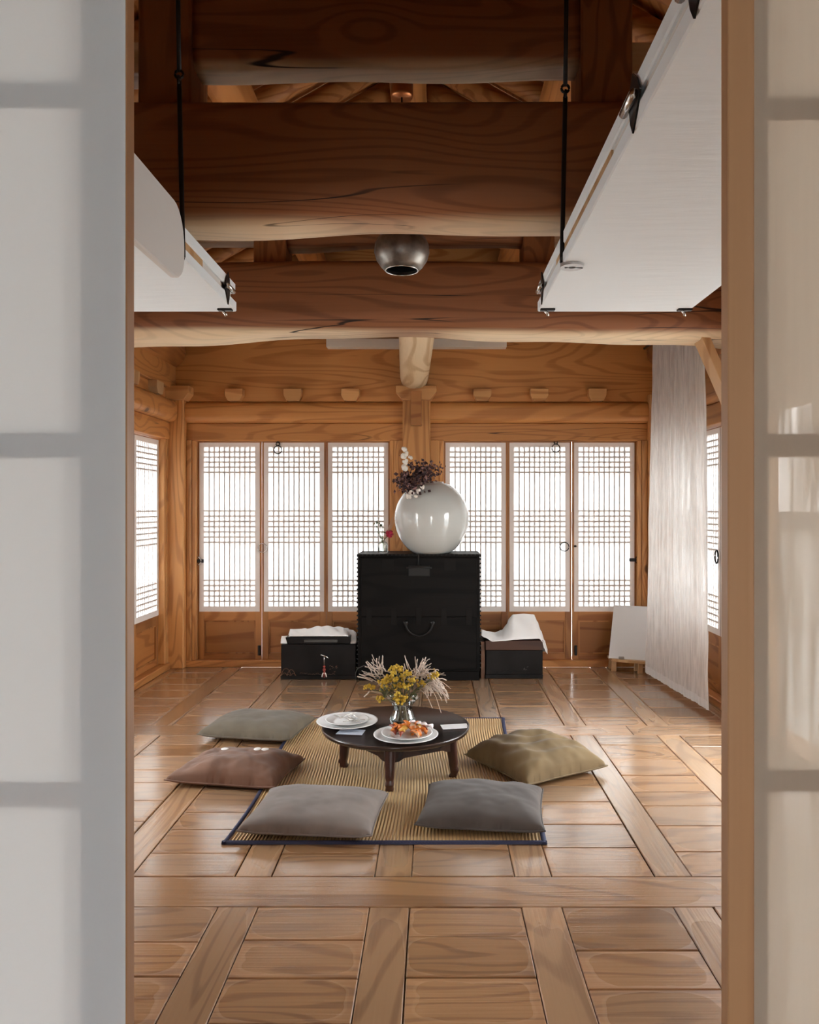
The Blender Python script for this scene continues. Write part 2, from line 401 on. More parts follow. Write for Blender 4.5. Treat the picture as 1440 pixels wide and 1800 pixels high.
for bi, (a, b) in enumerate(bays):
    for sx in strip_x:
        if sx + SW > XR + 0.05: continue
        box('floor_strip', sx + random.choice((0.001, 0.003)), sx + SW - random.choice((0.001, 0.003)), a + 0.001, b - 0.001, -0.04, random.uniform(-0.0012, 0.0012), W_FLY, floor, 0.0025)
    if bi == 3:
        box('porch_boards', XL, XR, a, b, -0.04, -0.002, W_FLX, floor); continue
    nb = 8
    for i in range(len(strip_x)):
        x0 = strip_x[i] + SW; x1 = (strip_x[i + 1] if i + 1 < len(strip_x) else XR + 0.06)
        x1 = min(x1, XR + 0.06)
        if x1 - x0 < 0.1: continue
        ws = [random.uniform(0.8, 1.2) for _ in range(nb)]; s = sum(ws); y = a
        for w in ws:
            h = (b - a) * w / s
            key = (round(x1 - x0, 2), round(h, 2))
            o = box('floor_board', x0 + 0.0015, x1 - 0.0015, y + 0.001, y + h - random.choice((0.001, 0.001, 0.003)), -0.04, random.uniform(-0.0015, 0.0015), W_FLX, floor, 0.003)
            y += h

# ------------------------------------------------------------------ lattice door leaf (template with parts), built facing -Y
LW = 0.5445
def leaf_template():
    t = thing('door_0', (0, 0, 0), kind='structure')
    st = 0.052
    for s in (-1, 1):
        xa, xb = (s * LW / 2, s * (LW / 2 - st)); xa, xb = min(xa, xb), max(xa, xb)
        box('stile', xa, xb, 0, 0.035, 0.055, 1.912, W_DOORZ, t, 0.002)
    xi = LW / 2 - st
    for z0, z1 in ((0.055, 0.10), (0.385, 0.462), (1.865, 1.912)):
        box('rail', -xi, xi, 0.001, 0.034, z0, z1, W_PANEL, t, 0.002)
    box('lower_panel', -xi, xi, 0.014, 0.026, 0.10, 0.385, W_PANEL, t)
    bm = bmesh.new()                               # frame moulding round the lower panel
    for a in ((-xi, -xi + .012, .10, .385), (xi - .012, xi, .10, .385)): add_box(bm, a[0], a[1], 0.004, 0.014, a[2], a[3])
    for z in (0.10, 0.373): add_box(bm, -xi + .012, xi - .012, 0.004, 0.014, z, z + .012)
    link('panel_moulding', bm_mesh(bm), W_DOORZ, t)
    bm = bmesh.new()
    zt, zb = 1.866, 0.505; bw = 0.0055
    def Z(y): return CAMZ - (y - 892) * 6.55 / F
    xs = [(-xi + 0.003) + (2 * xi - 0.006) * k / 10 for k in range(1, 10)]
    for x in xs: add_box(bm, x - bw, x + bw, -0.001, 0.02, 0.462, 1.865)
    rows = [785.7 + 8.86 * k for k in range(1, 6)] + [898 + 9.2 * k for k in range(0, 7)] + [1020 + 9.2 * k for k in range(0, 5)]
    for y in rows:
        z = Z(y); add_box(bm, -xi, xi, -0.0009, 0.0198, z - bw, z + bw)
    lat = link('lattice', bm_mesh(bm), plain('lattice_wood', (0.50, 0.38, 0.31), 0.7), t); lat['kind'] = 'stuff'
    me = pyd([(-0.257, 0, 0), (0.257, 0, 0), (0.257, 0, 1.441), (-0.257, 0, 1.441)], [(0, 1, 2, 3)])
    link('paper_sheet', me, PAPER_WIN, t, (0, -0.0015, 0.462))
    bm = bmesh.new()                               # extra layers of paper wrapped over stiles and rails
    xp = 0.257; xq = xi - 0.002
    add_box(bm, -xp, -xq, -0.0035, -0.0018, 0.462, 1.903); add_box(bm, xq, xp, -0.0035, -0.0018, 0.462, 1.903)
    add_box(bm, -xq, xq, -0.0035, -0.0018, 0.462, 0.508); add_box(bm, -xq, xq, -0.0035, -0.0018, 1.866, 1.903)
    link('paper_border', bm_mesh(bm), PAPER_BORDER, t)
    return t
leaf0 = leaf_template(); used = [False]
def ring_pull(parent, x, z, r=0.032, dark=True, plate=True):
    y = -0.012
    o = tube('ring_pull', ring_pts((x, y, z), r, 20), 0.0045, IRON if dark else STEEL, parent, 6, True)
    if plate:
        link('back_plate', lathe_mesh([(0.0, 0.0), (0.022, 0.0), (0.02, 0.005), (0.0, 0.007)], 14), IRON, o, rel(o, (x, -0.003, z + r)) if False else Vector((0.0, 0.009, r * 0.9)), (PI / 2, 0, 0))
    return o
door_n = [0]
def place_leaf(x, y, rz, label, group=None, name=None):
    door_n[0] += 1
    if not used[0]: o = leaf0; used[0] = True
    else:
        o = leaf0.copy(); COL.objects.link(o)
        for ch in leaf_parts:
            c = ch.copy(); COL.objects.link(c); c.parent = o
    o.name = 'door_%d' % door_n[0]
    o.location = (x, y, 0); o.rotation_euler = (0, 0, rz)
    tag(o, label, 'door', group, 'structure')
    return o
leaf_parts = [x for x in bpy.data.objects if x.parent == leaf0]

GC = {0: -1.19, 1: 0.908}
P3 = 0.547
order = ['first', 'second', 'third', 'fourth', 'fifth', 'sixth']
extra = ['beside the corner post, ring pull on its outer stile', 'with a hook at its head, above the low black box', 'half hidden behind the chest, beside the small flower bottle',
         'right beside the moon jar', 'above the draped box, with a hook at its head', 'nearest the sheer curtain, with a black ring pull']
back_leaves = []
for g in (0, 1):
    for k in range(3):
        i = g * 3 + k
        x = GC[g] + (k - 1) * P3 + ((-0.0015, 0.0015, 0.001)[k] if g == 0 else (-0.001, -0.002, 0.002)[k])
        lf = place_leaf(x, YB, 0, 'white papered lattice door in the back wall, ' + extra[i], 'lattice doors of the back wall')
        back_leaves.append(lf)
bpy.context.view_layer.update()
def loc(lf, v):     # world point to the leaf's local (only unrotated leaves)
    return Vector(v) - lf.location
def back_ring(lf, pxx, pyy, r, dark=True, plate=True):
    p = px(pxx, pyy, YB); p = loc(lf, p)
    o = tube_mesh([q for q in ring_pts((0, 0, 0), r, 22)], 0.0042, 6, True)
    ob = link('ring_pull', o, IRON if dark else STEEL, lf, (p.x, -0.014, p.z))
    return ob
r1 = back_ring(back_leaves[0], 347.5, 986, 0.034, False)
link('latch_plate', box_mesh(0.09, 0.012, 0.03, 0.004, 2), IRON, back_leaves[0], (-0.262, -0.008, CAMZ - (986 - 892) / F * YB))
back_ring(back_leaves[0], 462, 963, 0.038, False)
for lf, xx, yy in ((back_leaves[1], 489, 791), (back_leaves[4], 977, 788)):
    p = loc(lf, px(xx, yy, YB))
    link('ring_pull', tube_mesh(ring_pts((0, 0, 0), 0.034, 22), 0.004, 6, True), IRON, lf, (p.x, -0.012, p.z))
    link('hook', tube_mesh(ring_pts((0, 0, 0), 0.015, 12), 0.005, 6, True), IRON, lf, (p.x, -0.012, p.z + 0.05))
    link('hook_plate', box_mesh(0.02, 0.01, 0.035, 0.004), IRON, lf, (p.x, -0.008, p.z + 0.078))
back_ring(back_leaves[4], 992, 961, 0.038, True)
back_ring(back_leaves[5], 1123, 984, 0.034, True)
p = loc(back_leaves[5], px(1112, 984, YB)); link('latch_plate', box_mesh(0.06, 0.014, 0.028, 0.005, 2), IRON, back_leaves[5], (p.x, -0.010, p.z))
p = loc(back_leaves[5], px(1011, 960, YB)); link('latch_pin', box_mesh(0.022, 0.014, 0.018, 0.004, 2), IRON, back_leaves[5], (p.x, -0.008, p.z))
for lf, xx in ((back_leaves[0], 456), (back_leaves[5], 1012)):
    p = loc(lf, px(xx, 1143, YB)); link('foot_bolt', box_mesh(0.022, 0.02, 0.085, 0.005, 2), IRON, lf, (p.x, -0.008, p.z))

# side walls
SIDE_BAYS = [(4.79, 6.38), (2.99, 4.58), (1.06, 2.72)]
OPEN_RIGHT = ()
OPEN_LEFT = ()
for bi, (a, b) in enumerate(SIDE_BAYS):
    for k in range(3):
        y = b - LW / 2 - 0.03 - k * 0.527
        if bi not in OPEN_LEFT and (bi, k) != (1, 1):
            lab = ('white papered lattice door in the side wall next to the left corner post' if (bi, k) == (0, 0) else
                   'papered lattice door further along the wall left of the chest')
            place_leaf(XL - 0.02, y, PI / 2, lab, 'lattice doors of the left wall')
        if bi not in OPEN_RIGHT and (bi, k) not in ((1, 0), (1, 1)):
            lab = ['papered lattice door behind the far half of the sheer curtain', 'papered lattice door behind the near half of the sheer curtain',
                   'papered lattice door with an oval ring just past the near curtain edge'][k]
            lf = place_leaf(XR + 0.02, y, -PI / 2, lab, 'lattice doors of the right wall')
            if k == 1:
                link('ring_pull', tube_mesh([(0.03 * math.cos(2*PI*q/20), 0, 0.045 * math.sin(2*PI*q/20)) for q in range(20)], 0.006, 6, True), IRON, lf, (0.235, -0.02, CAMZ - 85/F*5.42))

# ------------------------------------------------------------------ timber frame of the walls
def trim(name, label, *a, **k):
    o = box(name, *a, **k); tag(o, label, 'timber', kind='structure'); return o
wb_ = thing('wall_back', (CX, YB, 0), 'pine post and beam wall at the back of the hall', 'wall', kind='structure')
# sill, lintel, tie beam, upper plank, gable
box('sill', XL, XR, 6.49, 6.66, 0.0, 0.055, W_X, wb_, 0.004)
for x0, x1 in ((XL + 0.1, -0.25), (-0.034, XR - 0.1)):
    box('lintel', x0, x1, 6.50, 6.66, 1.918, 2.062, W_X, wb_, 0.005)
def rounded_bar(name, x0, x1, yf, yb, z0, z1, mat, parent, r=0.05, axis='x'):
    "bar with rounded front edges"
    poly = []
    for k in range(7): a = PI / 2 * k / 6; poly.append((yf + r - r * math.sin(a), z1 - r + r * math.cos(a)))
    for k in range(7): a = PI / 2 * k / 6; poly.append((yf + r - r * math.cos(a), z0 + r - r * math.sin(a)))
    poly += [(yb, z0), (yb, z1)]
    if axis == 'x': o = prism(name, poly, x0, x1, 'yz', mat, parent)
    else: o = prism(name, poly, x0, x1, 'xz', mat, parent)
    return o
for x0, x1 in ((XL + 0.1, -0.25), (-0.034, XR - 0.1)):
    rounded_bar('tie_beam', x0, x1, 6.455, 6.66, 2.062, 2.245, W_X, wb_, 0.06)
box('upper_plank', XL, XR, 6.50, 6.66, 2.245, 2.80, W_X, wb_, 0.004)
gab = prism('gable_board', [(XL - 0.1, 2.80), (XR + 0.1, 2.80), (CX, 4.05)], 6.52, 6.64, 'xz', W_WALL, wb_)
# posts
def post(name, x0, x1, y0, y1, z1, parent): return box(name, x0, x1, y0, y1, 0.0, z1, W_Z, parent, 0.008)
post('center_post', -0.258, -0.026, 6.432, 6.64, 2.30, wb_)
post('corner_post', XL - 0.06, -2.09, 6.42, 6.66, 2.30, wb_)
post('corner_post', XR - 0.15, XR + 0.06, 6.42, 6.66, 2.30, wb_)
# jambs round the two door groups
for g in (0, 1):
    c = GC[g]; hw = 1.5 * P3 + 0.001
    for s in (-1, 1):
        a, b = c + s * hw, c + s * (hw + 0.035)
        box('jamb', min(a, b), max(a, b), 6.50, 6.62, 0.055, 1.918, W_Z, wb_, 0.004)
        a, b = c + s * (hw + 0.035), c + s * (hw + 0.15)
        lim = {(-1, 0): -2.09, (1, 0): -0.258, (-1, 1): -0.026, (1, 1): XR - 0.15}[(s, g)]
        b = max(b, lim) if s < 0 else min(b, lim)
        b = lim
        box('jamb', min(a, b), max(a, b), 6.485, 6.64, 0.055, 1.918, W_Z, wb_, 0.004)
    box('jamb_head', c - hw, c + hw, 6.50, 6.62, 1.912, 1.922, W_X, wb_)
# little bearing blocks above the tie beam
def bearing(pxx, w=0.15):
    x = (pxx - 762) / F * 6.45
    return prism('bearing_block', [(x - w / 2, 2.345), (x + w / 2, 2.345), (x + w / 2, 2.29), (x + w * 0.33, 2.245), (x - w * 0.33, 2.245), (x - w / 2, 2.29)], 6.425, 6.52, 'xz', W_BLOCK, wb_, 0.002)
for q in (412, 515, 616, 848, 948, 1050): bearing(q)
# capital of the centre post, corner capital
x = (732 - 762) / F * 6.38
prism('capital', [(x - 0.17, 2.36), (x + 0.17, 2.36), (x + 0.17, 2.31), (x + 0.115, 2.245), (x - 0.115, 2.245), (x - 0.17, 2.31)], 6.37, 6.52, 'xz', W_BLOCK, wb_, 0.003)
prism('capital', [(-2.25, 2.36), (-2.03, 2.36), (-2.03, 2.30), (-2.07, 2.245), (-2.25, 2.245)], 6.36, 6.52, 'xz', W_BLOCK, wb_, 0.003)
p = px(722, 747, 6.28); q = px(741, 687, 6.28)
tag(box('wooden_block', p.x, q.x, 6.275, 6.37, p.z, q.z, W_PANEL, None, 0.002), 'small upright wooden block on the post under the pale log end', 'block', kind='structure')
p = px(575, 612, 6.45); q = px(890, 602, 6.45)
tag(box('ceiling_batten', p.x, q.x, 6.40, 6.50, p.z, p.z + 0.07, plain('painted_batten', (0.78, 0.70, 0.60), 0.6), None, 0.003), 'long pale batten high on the back wall under the beam', 'batten', kind='structure')

def side_wall(side):
    s = -1 if side == 'left' else 1
    X = XL if s < 0 else XR
    w = thing('wall_' + side, (X, 3.7, 0), 'pine post and beam wall with lattice doors, %s side of the hall' % side, 'wall', kind='structure')
    def bx(name, i0, i1, y0, y1, z0, z1, mat, bev=0.005):    # i: inset from the wall plane into the room
        a, b = X - s * i0, X - s * i1
        return box(name, min(a, b), max(a, b), y0, y1, z0, z1, mat, w, bev)
    bx('sill', -0.12, 0.05, 0.9, 6.42, 0.0, 0.055, W_Y)
    bx('lintel', -0.10, 0.045, 0.9, 6.42, 1.918, 2.062, W_Y)
    r = 0.06; poly = []
    xi, xo = X - s * 0.11, X + s * 0.10
    for k in range(7): a = PI / 2 * k / 6; poly.append((xi + s * (r - r * math.sin(a)), 2.245 - r + r * math.cos(a)))
    for k in range(7): a = PI / 2 * k / 6; poly.append((xi + s * (r - r * math.cos(a)), 2.062 + r - r * math.sin(a)))
    poly += [(xo, 2.062), (xo, 2.245)]
    prism('tie_beam', poly, 0.9, 6.415, 'xz', W_Y, w)
    bx('upper_plank', -0.08, 0.03, 0.9, 6.5, 2.245, 2.345, W_Y)
    bx('wall_plate', -0.08, 0.07, 0.9, 6.5, 2.345, 2.56, W_Y)
    lg = [(X - s * 0.03, y, 2.66) for y in (0.9, 3, 6.48)]
    tube('purlin_log', lg, 0.13, W_Y, w, 20)
    for y in [6.05, 5.55, 5.05, 4.1, 3.6, 2.4, 1.9, 1.4]:
        prism('bearing_block', [(y - 0.075, 2.345), (y + 0.075, 2.345), (y + 0.075, 2.29), (y + 0.05, 2.245), (y - 0.05, 2.245), (y - 0.075, 2.29)],
              X - s * 0.02, X - s * 0.10, 'yz', W_PALE, w, 0.002)
    for y0, y1 in ((4.58, 4.79), (2.76, 2.97), (0.9, 1.06)):
        bx('post', -0.1, 0.10, y0, y1, 0.0, 2.40, W_Z, 0.008)
    for a, b in SIDE_BAYS:
        for y0, y1 in ((a - 0.02, a + 0.03), (b - 0.045, b - 0.003)):
            bx('jamb', -0.08, 0.03, y0, y1, 0.055, 1.918, W_Z, 0.003)
    bx('jamb', -0.08, 0.035, 6.375, 6.42, 0.055, 1.918, W_Z, 0.003)
    return w
side_wall('left'); side_wall('right')

# ------------------------------------------------------------------ roof
roof = thing('ceiling', (CX, 3.7, 2.8), 'dark timber roof of sloping rafters and boards', 'ceiling', kind='structure')
RZ, EZ = 3.98, 2.78
def slope_pt(s, u, lift=0.0):
    xe = XL - 0.35 if s < 0 else XR + 0.35
    return (CX + (xe - CX) * u, RZ + (EZ - 0.18 - RZ) * u + lift)
for s in (-1, 1):
    a, b = slope_pt(s, 0, 0.065), slope_pt(s, 1, 0.065)
    prism('roof_boards', [a, b, (b[0], b[1] + 0.06), (a[0], a[1] + 0.06)], 0.85, 6.75, 'xz', W_RAFT, roof)
    y = 1.0
    while y < 6.55:
        a, b = slope_pt(s, 0.0), slope_pt(s, 1.0)
        tube('rafter', [(a[0], y, a[1]), ((a[0] + b[0]) / 2, y, (a[1] + b[1]) / 2), (b[0], y, b[1])], 0.06, W_RAFT, roof, 10)
        y += 0.285
tube('ridge_log', [(CX, 0.9, RZ - 0.13), (CX, 3.7, RZ - 0.13), (CX, 6.6, RZ - 0.13)], 0.11, W_Y, roof, 16)
for xx in (-0.99, 0.635):
    tube('purlin_log', [(xx, 0.9, 3.38), (xx, 3.7, 3.38), (xx, 6.6, 3.38)], 0.105, W_Y, roof, 16)

# ------------------------------------------------------------------ great cross beams
def beam_mesh(x0, x1, yf, yb, z0, z1, camber, seed, r=0.11, rt=0.05, nx=40):
    rnd = random.Random(seed); ph = [rnd.uniform(0, 6) for _ in range(6)]
    cy, cz = (yf + yb) / 2, (z0 + z1) / 2
    prof = []
    def arc(yc, zc, rad, a0, a1, n=6):
        for k in range(n + 1):
            a = a0 + (a1 - a0) * k / n; prof.append((yc + rad * math.cos(a), zc + rad * math.sin(a)))
    arc(yf + r, z0 + r, r, PI, 1.5 * PI); arc(yb - r, z0 + r, r, 1.5 * PI, 2 * PI)
    arc(yb - rt, z1 - rt, rt, 0, PI / 2, 3); arc(yf + rt, z1 - rt, rt, PI / 2, PI, 3)
    n = len(prof); vs, fs = [], []
    for i in range(nx + 1):
        t = i / nx; x = x0 + (x1 - x0) * t
        dz = camber * (1 - (2 * t - 1) ** 2) - camber
        wob = 0.010 * math.sin(3.1 * x + ph[0]) + 0.006 * math.sin(7.3 * x + ph[1])
        for (y, z) in prof:
            low = max(0.0, (cz - z) / (z1 - z0) * 2)
            vs.append((x - (x0 + x1) / 2, y - cy + 0.008 * math.sin(2.2 * x + ph[2]), z - cz + dz * (0.45 + 0.55 * low) + wob * low))
    for i in range(nx):
        for k in range(n):
            k2 = (k + 1) % n; fs.append((i * n + k, i * n + k2, (i + 1) * n + k2, (i + 1) * n + k))
    fs.append(tuple(range(n))); fs.append(tuple(nx * n + k for k in range(n)))
    me = pyd(vs, fs, True); return me, Vector(((x0 + x1) / 2, cy, cz))
for lab, yf, yb, seed, cam_ in (('broad dark log beam nearest the doorway, behind the hanging iron rods', 2.77, 3.11, 3, 0.05),
                          ('broad arched log beam crossing the hall behind the metal lamp', 4.58, 4.95, 9, 0.085)):
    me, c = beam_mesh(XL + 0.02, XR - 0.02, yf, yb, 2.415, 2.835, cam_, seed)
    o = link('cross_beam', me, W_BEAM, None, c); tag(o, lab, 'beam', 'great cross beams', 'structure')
# upper beams on queen posts
for i, (yc, hh) in enumerate(((2.94, 0.42), (4.76, 0.36))):
    w = ('dark', 'dark')[i]
    for j, (x0, x1) in enumerate(((-1.09, -0.895), (0.545, 0.735))):
        o = box('queen_post', x0, x1, yc - 0.11, yc + 0.11, 2.80, 3.36, W_BEAMZ, None, 0.008)
        tag(o, 'short squared post standing on the %s log beam, %s of its upper beam' % (('near', 'far')[i], ('left', 'right')[j]), 'post', 'posts under the roof purlins', 'structure')
    zb_ = (3.0, 2.96)[i]
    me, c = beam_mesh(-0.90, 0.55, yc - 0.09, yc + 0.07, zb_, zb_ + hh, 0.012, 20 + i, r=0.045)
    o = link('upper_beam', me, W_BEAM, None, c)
    tag(o, 'shorter upper beam between two posts above the %s log beam' % ('near', 'far')[i], 'beam', 'upper cross beams', 'structure')
    for j, (x0, x1) in enumerate(((-1.75, -1.09), (0.735, 1.40))):
        o = box('bracket_arm', x0 + (0.0 if j else 0), x1, yc - 0.07, yc + 0.05, 2.975, 3.09, W_LOGX, None, 0.004)
        tag(o, 'slim bracket arm running outward from the %s post of the %s beam' % (('left', 'right')[j], ('near', 'far')[i]), 'bracket', 'bracket arms', 'structure')
# log from the back post to the far beam
def log_pt(u):
    y = 6.43 + (4.9 - 6.43) * u
    return y, 2.50 + 0.14 * u
def log_fn(u, v):
    a = 2 * PI * u; y, zc = log_pt(v); hw = 0.122 + 0.006 * v
    ca, sa = math.cos(a), math.sin(a)
    return ((abs(ca) ** 0.75) * math.copysign(1, ca) * hw + (707.5 + 20 * v * 0 - 762) / F * y - (-0.0) , y - 5.7, zc + (abs(sa) ** 0.75) * math.copysign(1, sa) * 0.17 - 2.55)
lg = grid_mesh(28, 14, lambda u, v: (log_fn(u, v)[0] - 0.0, log_fn(u, v)[1], log_fn(u, v)[2]), True, True)
xo = (730 - 707.5) / F * 6.0
o = link('tie_log', lg, W_LOG, None, (xo, 5.7, 2.55)); tag(o, 'pale rounded log from the back post up to the arched beam', 'beam', kind='structure')
link('log_end', lathe_mesh([(0.0, 0.0), (0.10, 0.004), (0.12, 0.03), (0.12, 0.06)], 24), W_LOG, o, (log_fn(0.25, 0)[0], 0.70, -0.05), (PI / 2, 0, 0))
# diagonal brace under the far beam's right end
a, b = px(1233, 608, 4.72), px(1272, 690, 4.72)
dx = 0.045
br = prism('knee_brace', [(a.x - dx / 2 - 0.01, a.z + 0.05), (a.x + dx / 2, a.z + 0.05), (1.90, 1.86), (1.90, 1.74)], 4.64, 4.78, 'xz', W_PALE, None, 0.003)
tag(br, 'pale slanting knee brace under the end of the arched beam beside the curtain', 'brace', kind='structure')

# ------------------------------------------------------------------ partition in front, camera room
wf = thing('wall_front', (0, 0.88, 0), 'partition wall with the open doorway', 'wall', kind='structure')
box('partition_board', XL - 0.1, -0.98, 0.84, 0.90, 0, 4.2, W_WALL, wf)
box('partition_board', 0.98, XR + 0.1, 0.84, 0.90, 0, 4.2, W_WALL, wf)
box('partition_head', -0.98, 0.98, 0.84, 0.90, 2.06, 4.2, W_WALL, wf)
wr_ = thing('wall_rear_added', (0, -2.5, 0), 'unseen plaster walls before the doorway, added to limit daylight on its leaves', 'wall', kind='structure')  # unseen room added round the camera; rear gap sized for light on the leaves
box('plaster_wall', XL - 0.1, XL, -2.5, 0.84, 0, 2.7, PLASTER, wr_)
box('plaster_wall', XR, XR + 0.1, -2.5, 0.84, 0, 2.7, PLASTER, wr_)
box('plaster_wall', XL, -0.55, -2.6, -2.5, 0, 2.7, PLASTER, wr_)
box('plaster_wall', 0.25, XR, -2.6, -2.5, 0, 2.7, PLASTER, wr_)
box('plaster_wall', -0.55, 0.25, -2.6, -2.5, 1.95, 2.7, PLASTER, wr_)
box('plaster_ceiling', XL - 0.1, XR + 0.1, -2.6, 0.84, 2.7, 2.8, PLASTER, wr_)

# sliding leaves of the doorway
def front_leaf(name, label, x0, x1, yf, mat, edge_w, stile, bars_z, bar_h, vx, bar_w, thick):
    "x0: the edge next to the opening; x1: far edge"
    t = thing(name, ((x0 + x1) / 2, yf, 0), label, 'door', kind='structure')
    s = 1 if x1 > x0 else -1
    z0, z1 = 0.03, 2.02
    def bx(nm, a, b, y0, y1, c, d, m, bev=0.001): return box(nm, min(a, b), max(a, b), y0, y1, c, d, m, t, bev)
    bx('stile', x0, x0 + s * stile, yf + 0.0015, yf + thick, z0, z1, W_EDGE)
    bx('stile', x1, x1 - s * stile, yf + 0.0015, yf + thick, z0, z1, W_EDGE)
    bx('rail', x0 + s * stile, x1 - s * stile, yf + 0.0015, yf + thick, z0, z0 + 0.06, W_EDGE)
    bx('rail', x0 + s * stile, x1 - s * stile, yf + 0.0015, yf + thick, z1 - 0.06, z1, W_EDGE)
    for z in bars_z:
        bx('lattice_bar', x0 + s * stile, x1 - s * stile, yf + 0.0025, yf + 0.016, z - bar_h / 2, z + bar_h / 2, W_EDGE, 0)
    for v in vx:
        bx('lattice_bar', v - bar_w / 2, v + bar_w / 2, yf + 0.0026, yf + 0.0158, z0 + 0.06, z1 - 0.06, W_EDGE, 0)
    a, b = x0 + s * edge_w, x1
    me = pyd([(a - (a + b) / 2, 0, z0 - 1), (b - (a + b) / 2, 0, z0 - 1), (b - (a + b) / 2, 0, z1 - 1), (a - (a + b) / 2, 0, z1 - 1)], [(0, 1, 2, 3)])
    link('paper_sheet' if mat is PAPER_DOOR else 'gauze_sheet', me, mat, t, rel(t, ((a + b) / 2, yf, 1.0)))
    return t
YL, YR = 0.77, 0.80
def zy(y, d): return CAMZ - (y - 892) / F * d
xl0 = (222 - 762) / F * YL; pitch = 613.5
front_leaf('door_31', 'sliding door leaf covered in cool white paper, left of the opening', xl0, xl0 - 0.72, YL, PAPER_DOOR, 0.0008,
           84 / F * YL, [zy(169.5 + pitch * k, YL) for k in (-1, 0, 1, 2, 3)], 44 / F * YL, [xl0 - 0.048 - 0.26, xl0 - 0.048 - 0.52], 0.02, 0.021)
xr0 = (1281 - 762) / F * YR; pr = 590
front_leaf('door_32', 'sliding door leaf covered in beige see-through gauze, right of the opening', xr0, xr0 + 0.72, YR, GAUZE, 45 / F * YR,
           72 / F * YR, [zy(192.5 + pr * k, YR) for k in (-1, 0, 1, 2, 3)], 40 / F * YR, [xr0 + 0.045 + 0.26, xr0 + 0.045 + 0.52], 0.02, 0.021)

# ------------------------------------------------------------------ lifted doors hung from iron rods
def hung_doors(side, label, x_edge, s, ynear, yfar):
    "s: direction from the inner edge to the outer edge"
    W = 0.628
    t = thing('lifted_door', (x_edge + s * W / 2, (ynear + yfar) / 2, 2.165), label, 'door', 'lifted doors', 'thing')
    def bx(nm, x0, x1, y0, y1, z0, z1, m, bev=0.002, parent=t): return box(nm, min(x0, x1), max(x0, x1), y0, y1, z0, z1, m, parent, bev)
    lo = bx('lower_leaf', x_edge, x_edge + s * W, ynear, yfar, 2.165, 2.207, PAPER_HUNG, 0.004)
    up = bx('upper_leaf', x_edge + s * 0.002, x_edge + s * W, ynear, yfar - 0.01, 2.236, 2.280, PAPER_HUNG, 0.004)
    bx('spacer_strip', x_edge + s * 0.012, x_edge + s * 0.04, ynear, yfar - 0.05, 2.207, 2.236, PAPER_GREY, 0.0)
    y0, y1 = 1.90, 2.75
    bx('wood_strip', x_edge + s * 0.006, x_edge + s * 0.014, y0, y1, 2.209, 2.235, W_PALE, 0.0)
    # hinges on the inner edge
    for yh, hl in ((3.06, 0.05), (1.66, 0.06), (1.27, 0.06)):
        xx = x_edge - s * 0.002
        poly = [(yh - hl, 2.222), (yh - hl * 0.55, 2.262), (yh - 0.0, 2.288), (yh + hl * 0.4, 2.262), (yh + hl * 0.5, 2.222),
                (yh + hl * 0.3, 2.185), (yh, 2.158), (yh - hl * 0.5, 2.185)]
        h = prism('hinge', poly, xx - 0.002, xx + 0.002, 'yz', IRON, t)
        tube('hinge_pin', [(xx - s * 0.010, yh - 0.045, 2.222), (xx - s * 0.010, yh, 2.222), (xx - s * 0.010, yh + 0.045, 2.222)], 0.010, STEEL, h, 10)
    # little foot pins at the far edge
    for xo in (0.035, W - 0.03):
        x = x_edge + s * xo
        h = bx('foot_pin_plate', x - 0.03, x + 0.03, yfar - 0.06, yfar - 0.035, 2.157, 2.165, IRON, 0.002)
        tube('foot_pin', [(x - 0.012, yfar - 0.05, 2.158), (x, yfar - 0.045, 2.147), (x + 0.002, yfar - 0.04, 2.138)], 0.006, STEEL, h, 8)
    return t
hung_doors('right', 'folded white papered door hung flat overhead beside the doorway, iron ring under its edge', (945 - 762) / F * 3.2, 1, 0.97, 3.2)
hung_doors('left', 'folded white papered door hung flat overhead, behind the round-ended grey board', (416 - 762) / F * 3.2, -1, 0.97, 3.2)
# round-ended board along the left lifted door
poly = []
y_end, z0, z1 = 2.455, 2.062, 2.296
poly += [(1.0, z1), (y_end - 0.10, z1)]
for k in range(1, 8):
    a = PI / 2 * (1 - k / 7); poly.append((y_end - 0.10 + 0.10 * math.cos(a), z1 - 0.12 + 0.12 * math.sin(a)))
for k in range(1, 8):
    a = -PI / 2 * k / 7; poly.append((y_end - 0.085 + 0.085 * math.cos(a), z0 + 0.085 + 0.085 * math.sin(a)))
poly += [(1.0, z0)]
o = prism('round_ended_board', poly, -0.817, -0.795, 'yz', PAPER_GREY, None, 0.004)
tag(o, 'pale grey board with a rounded end hung along the left lifted door', 'board')
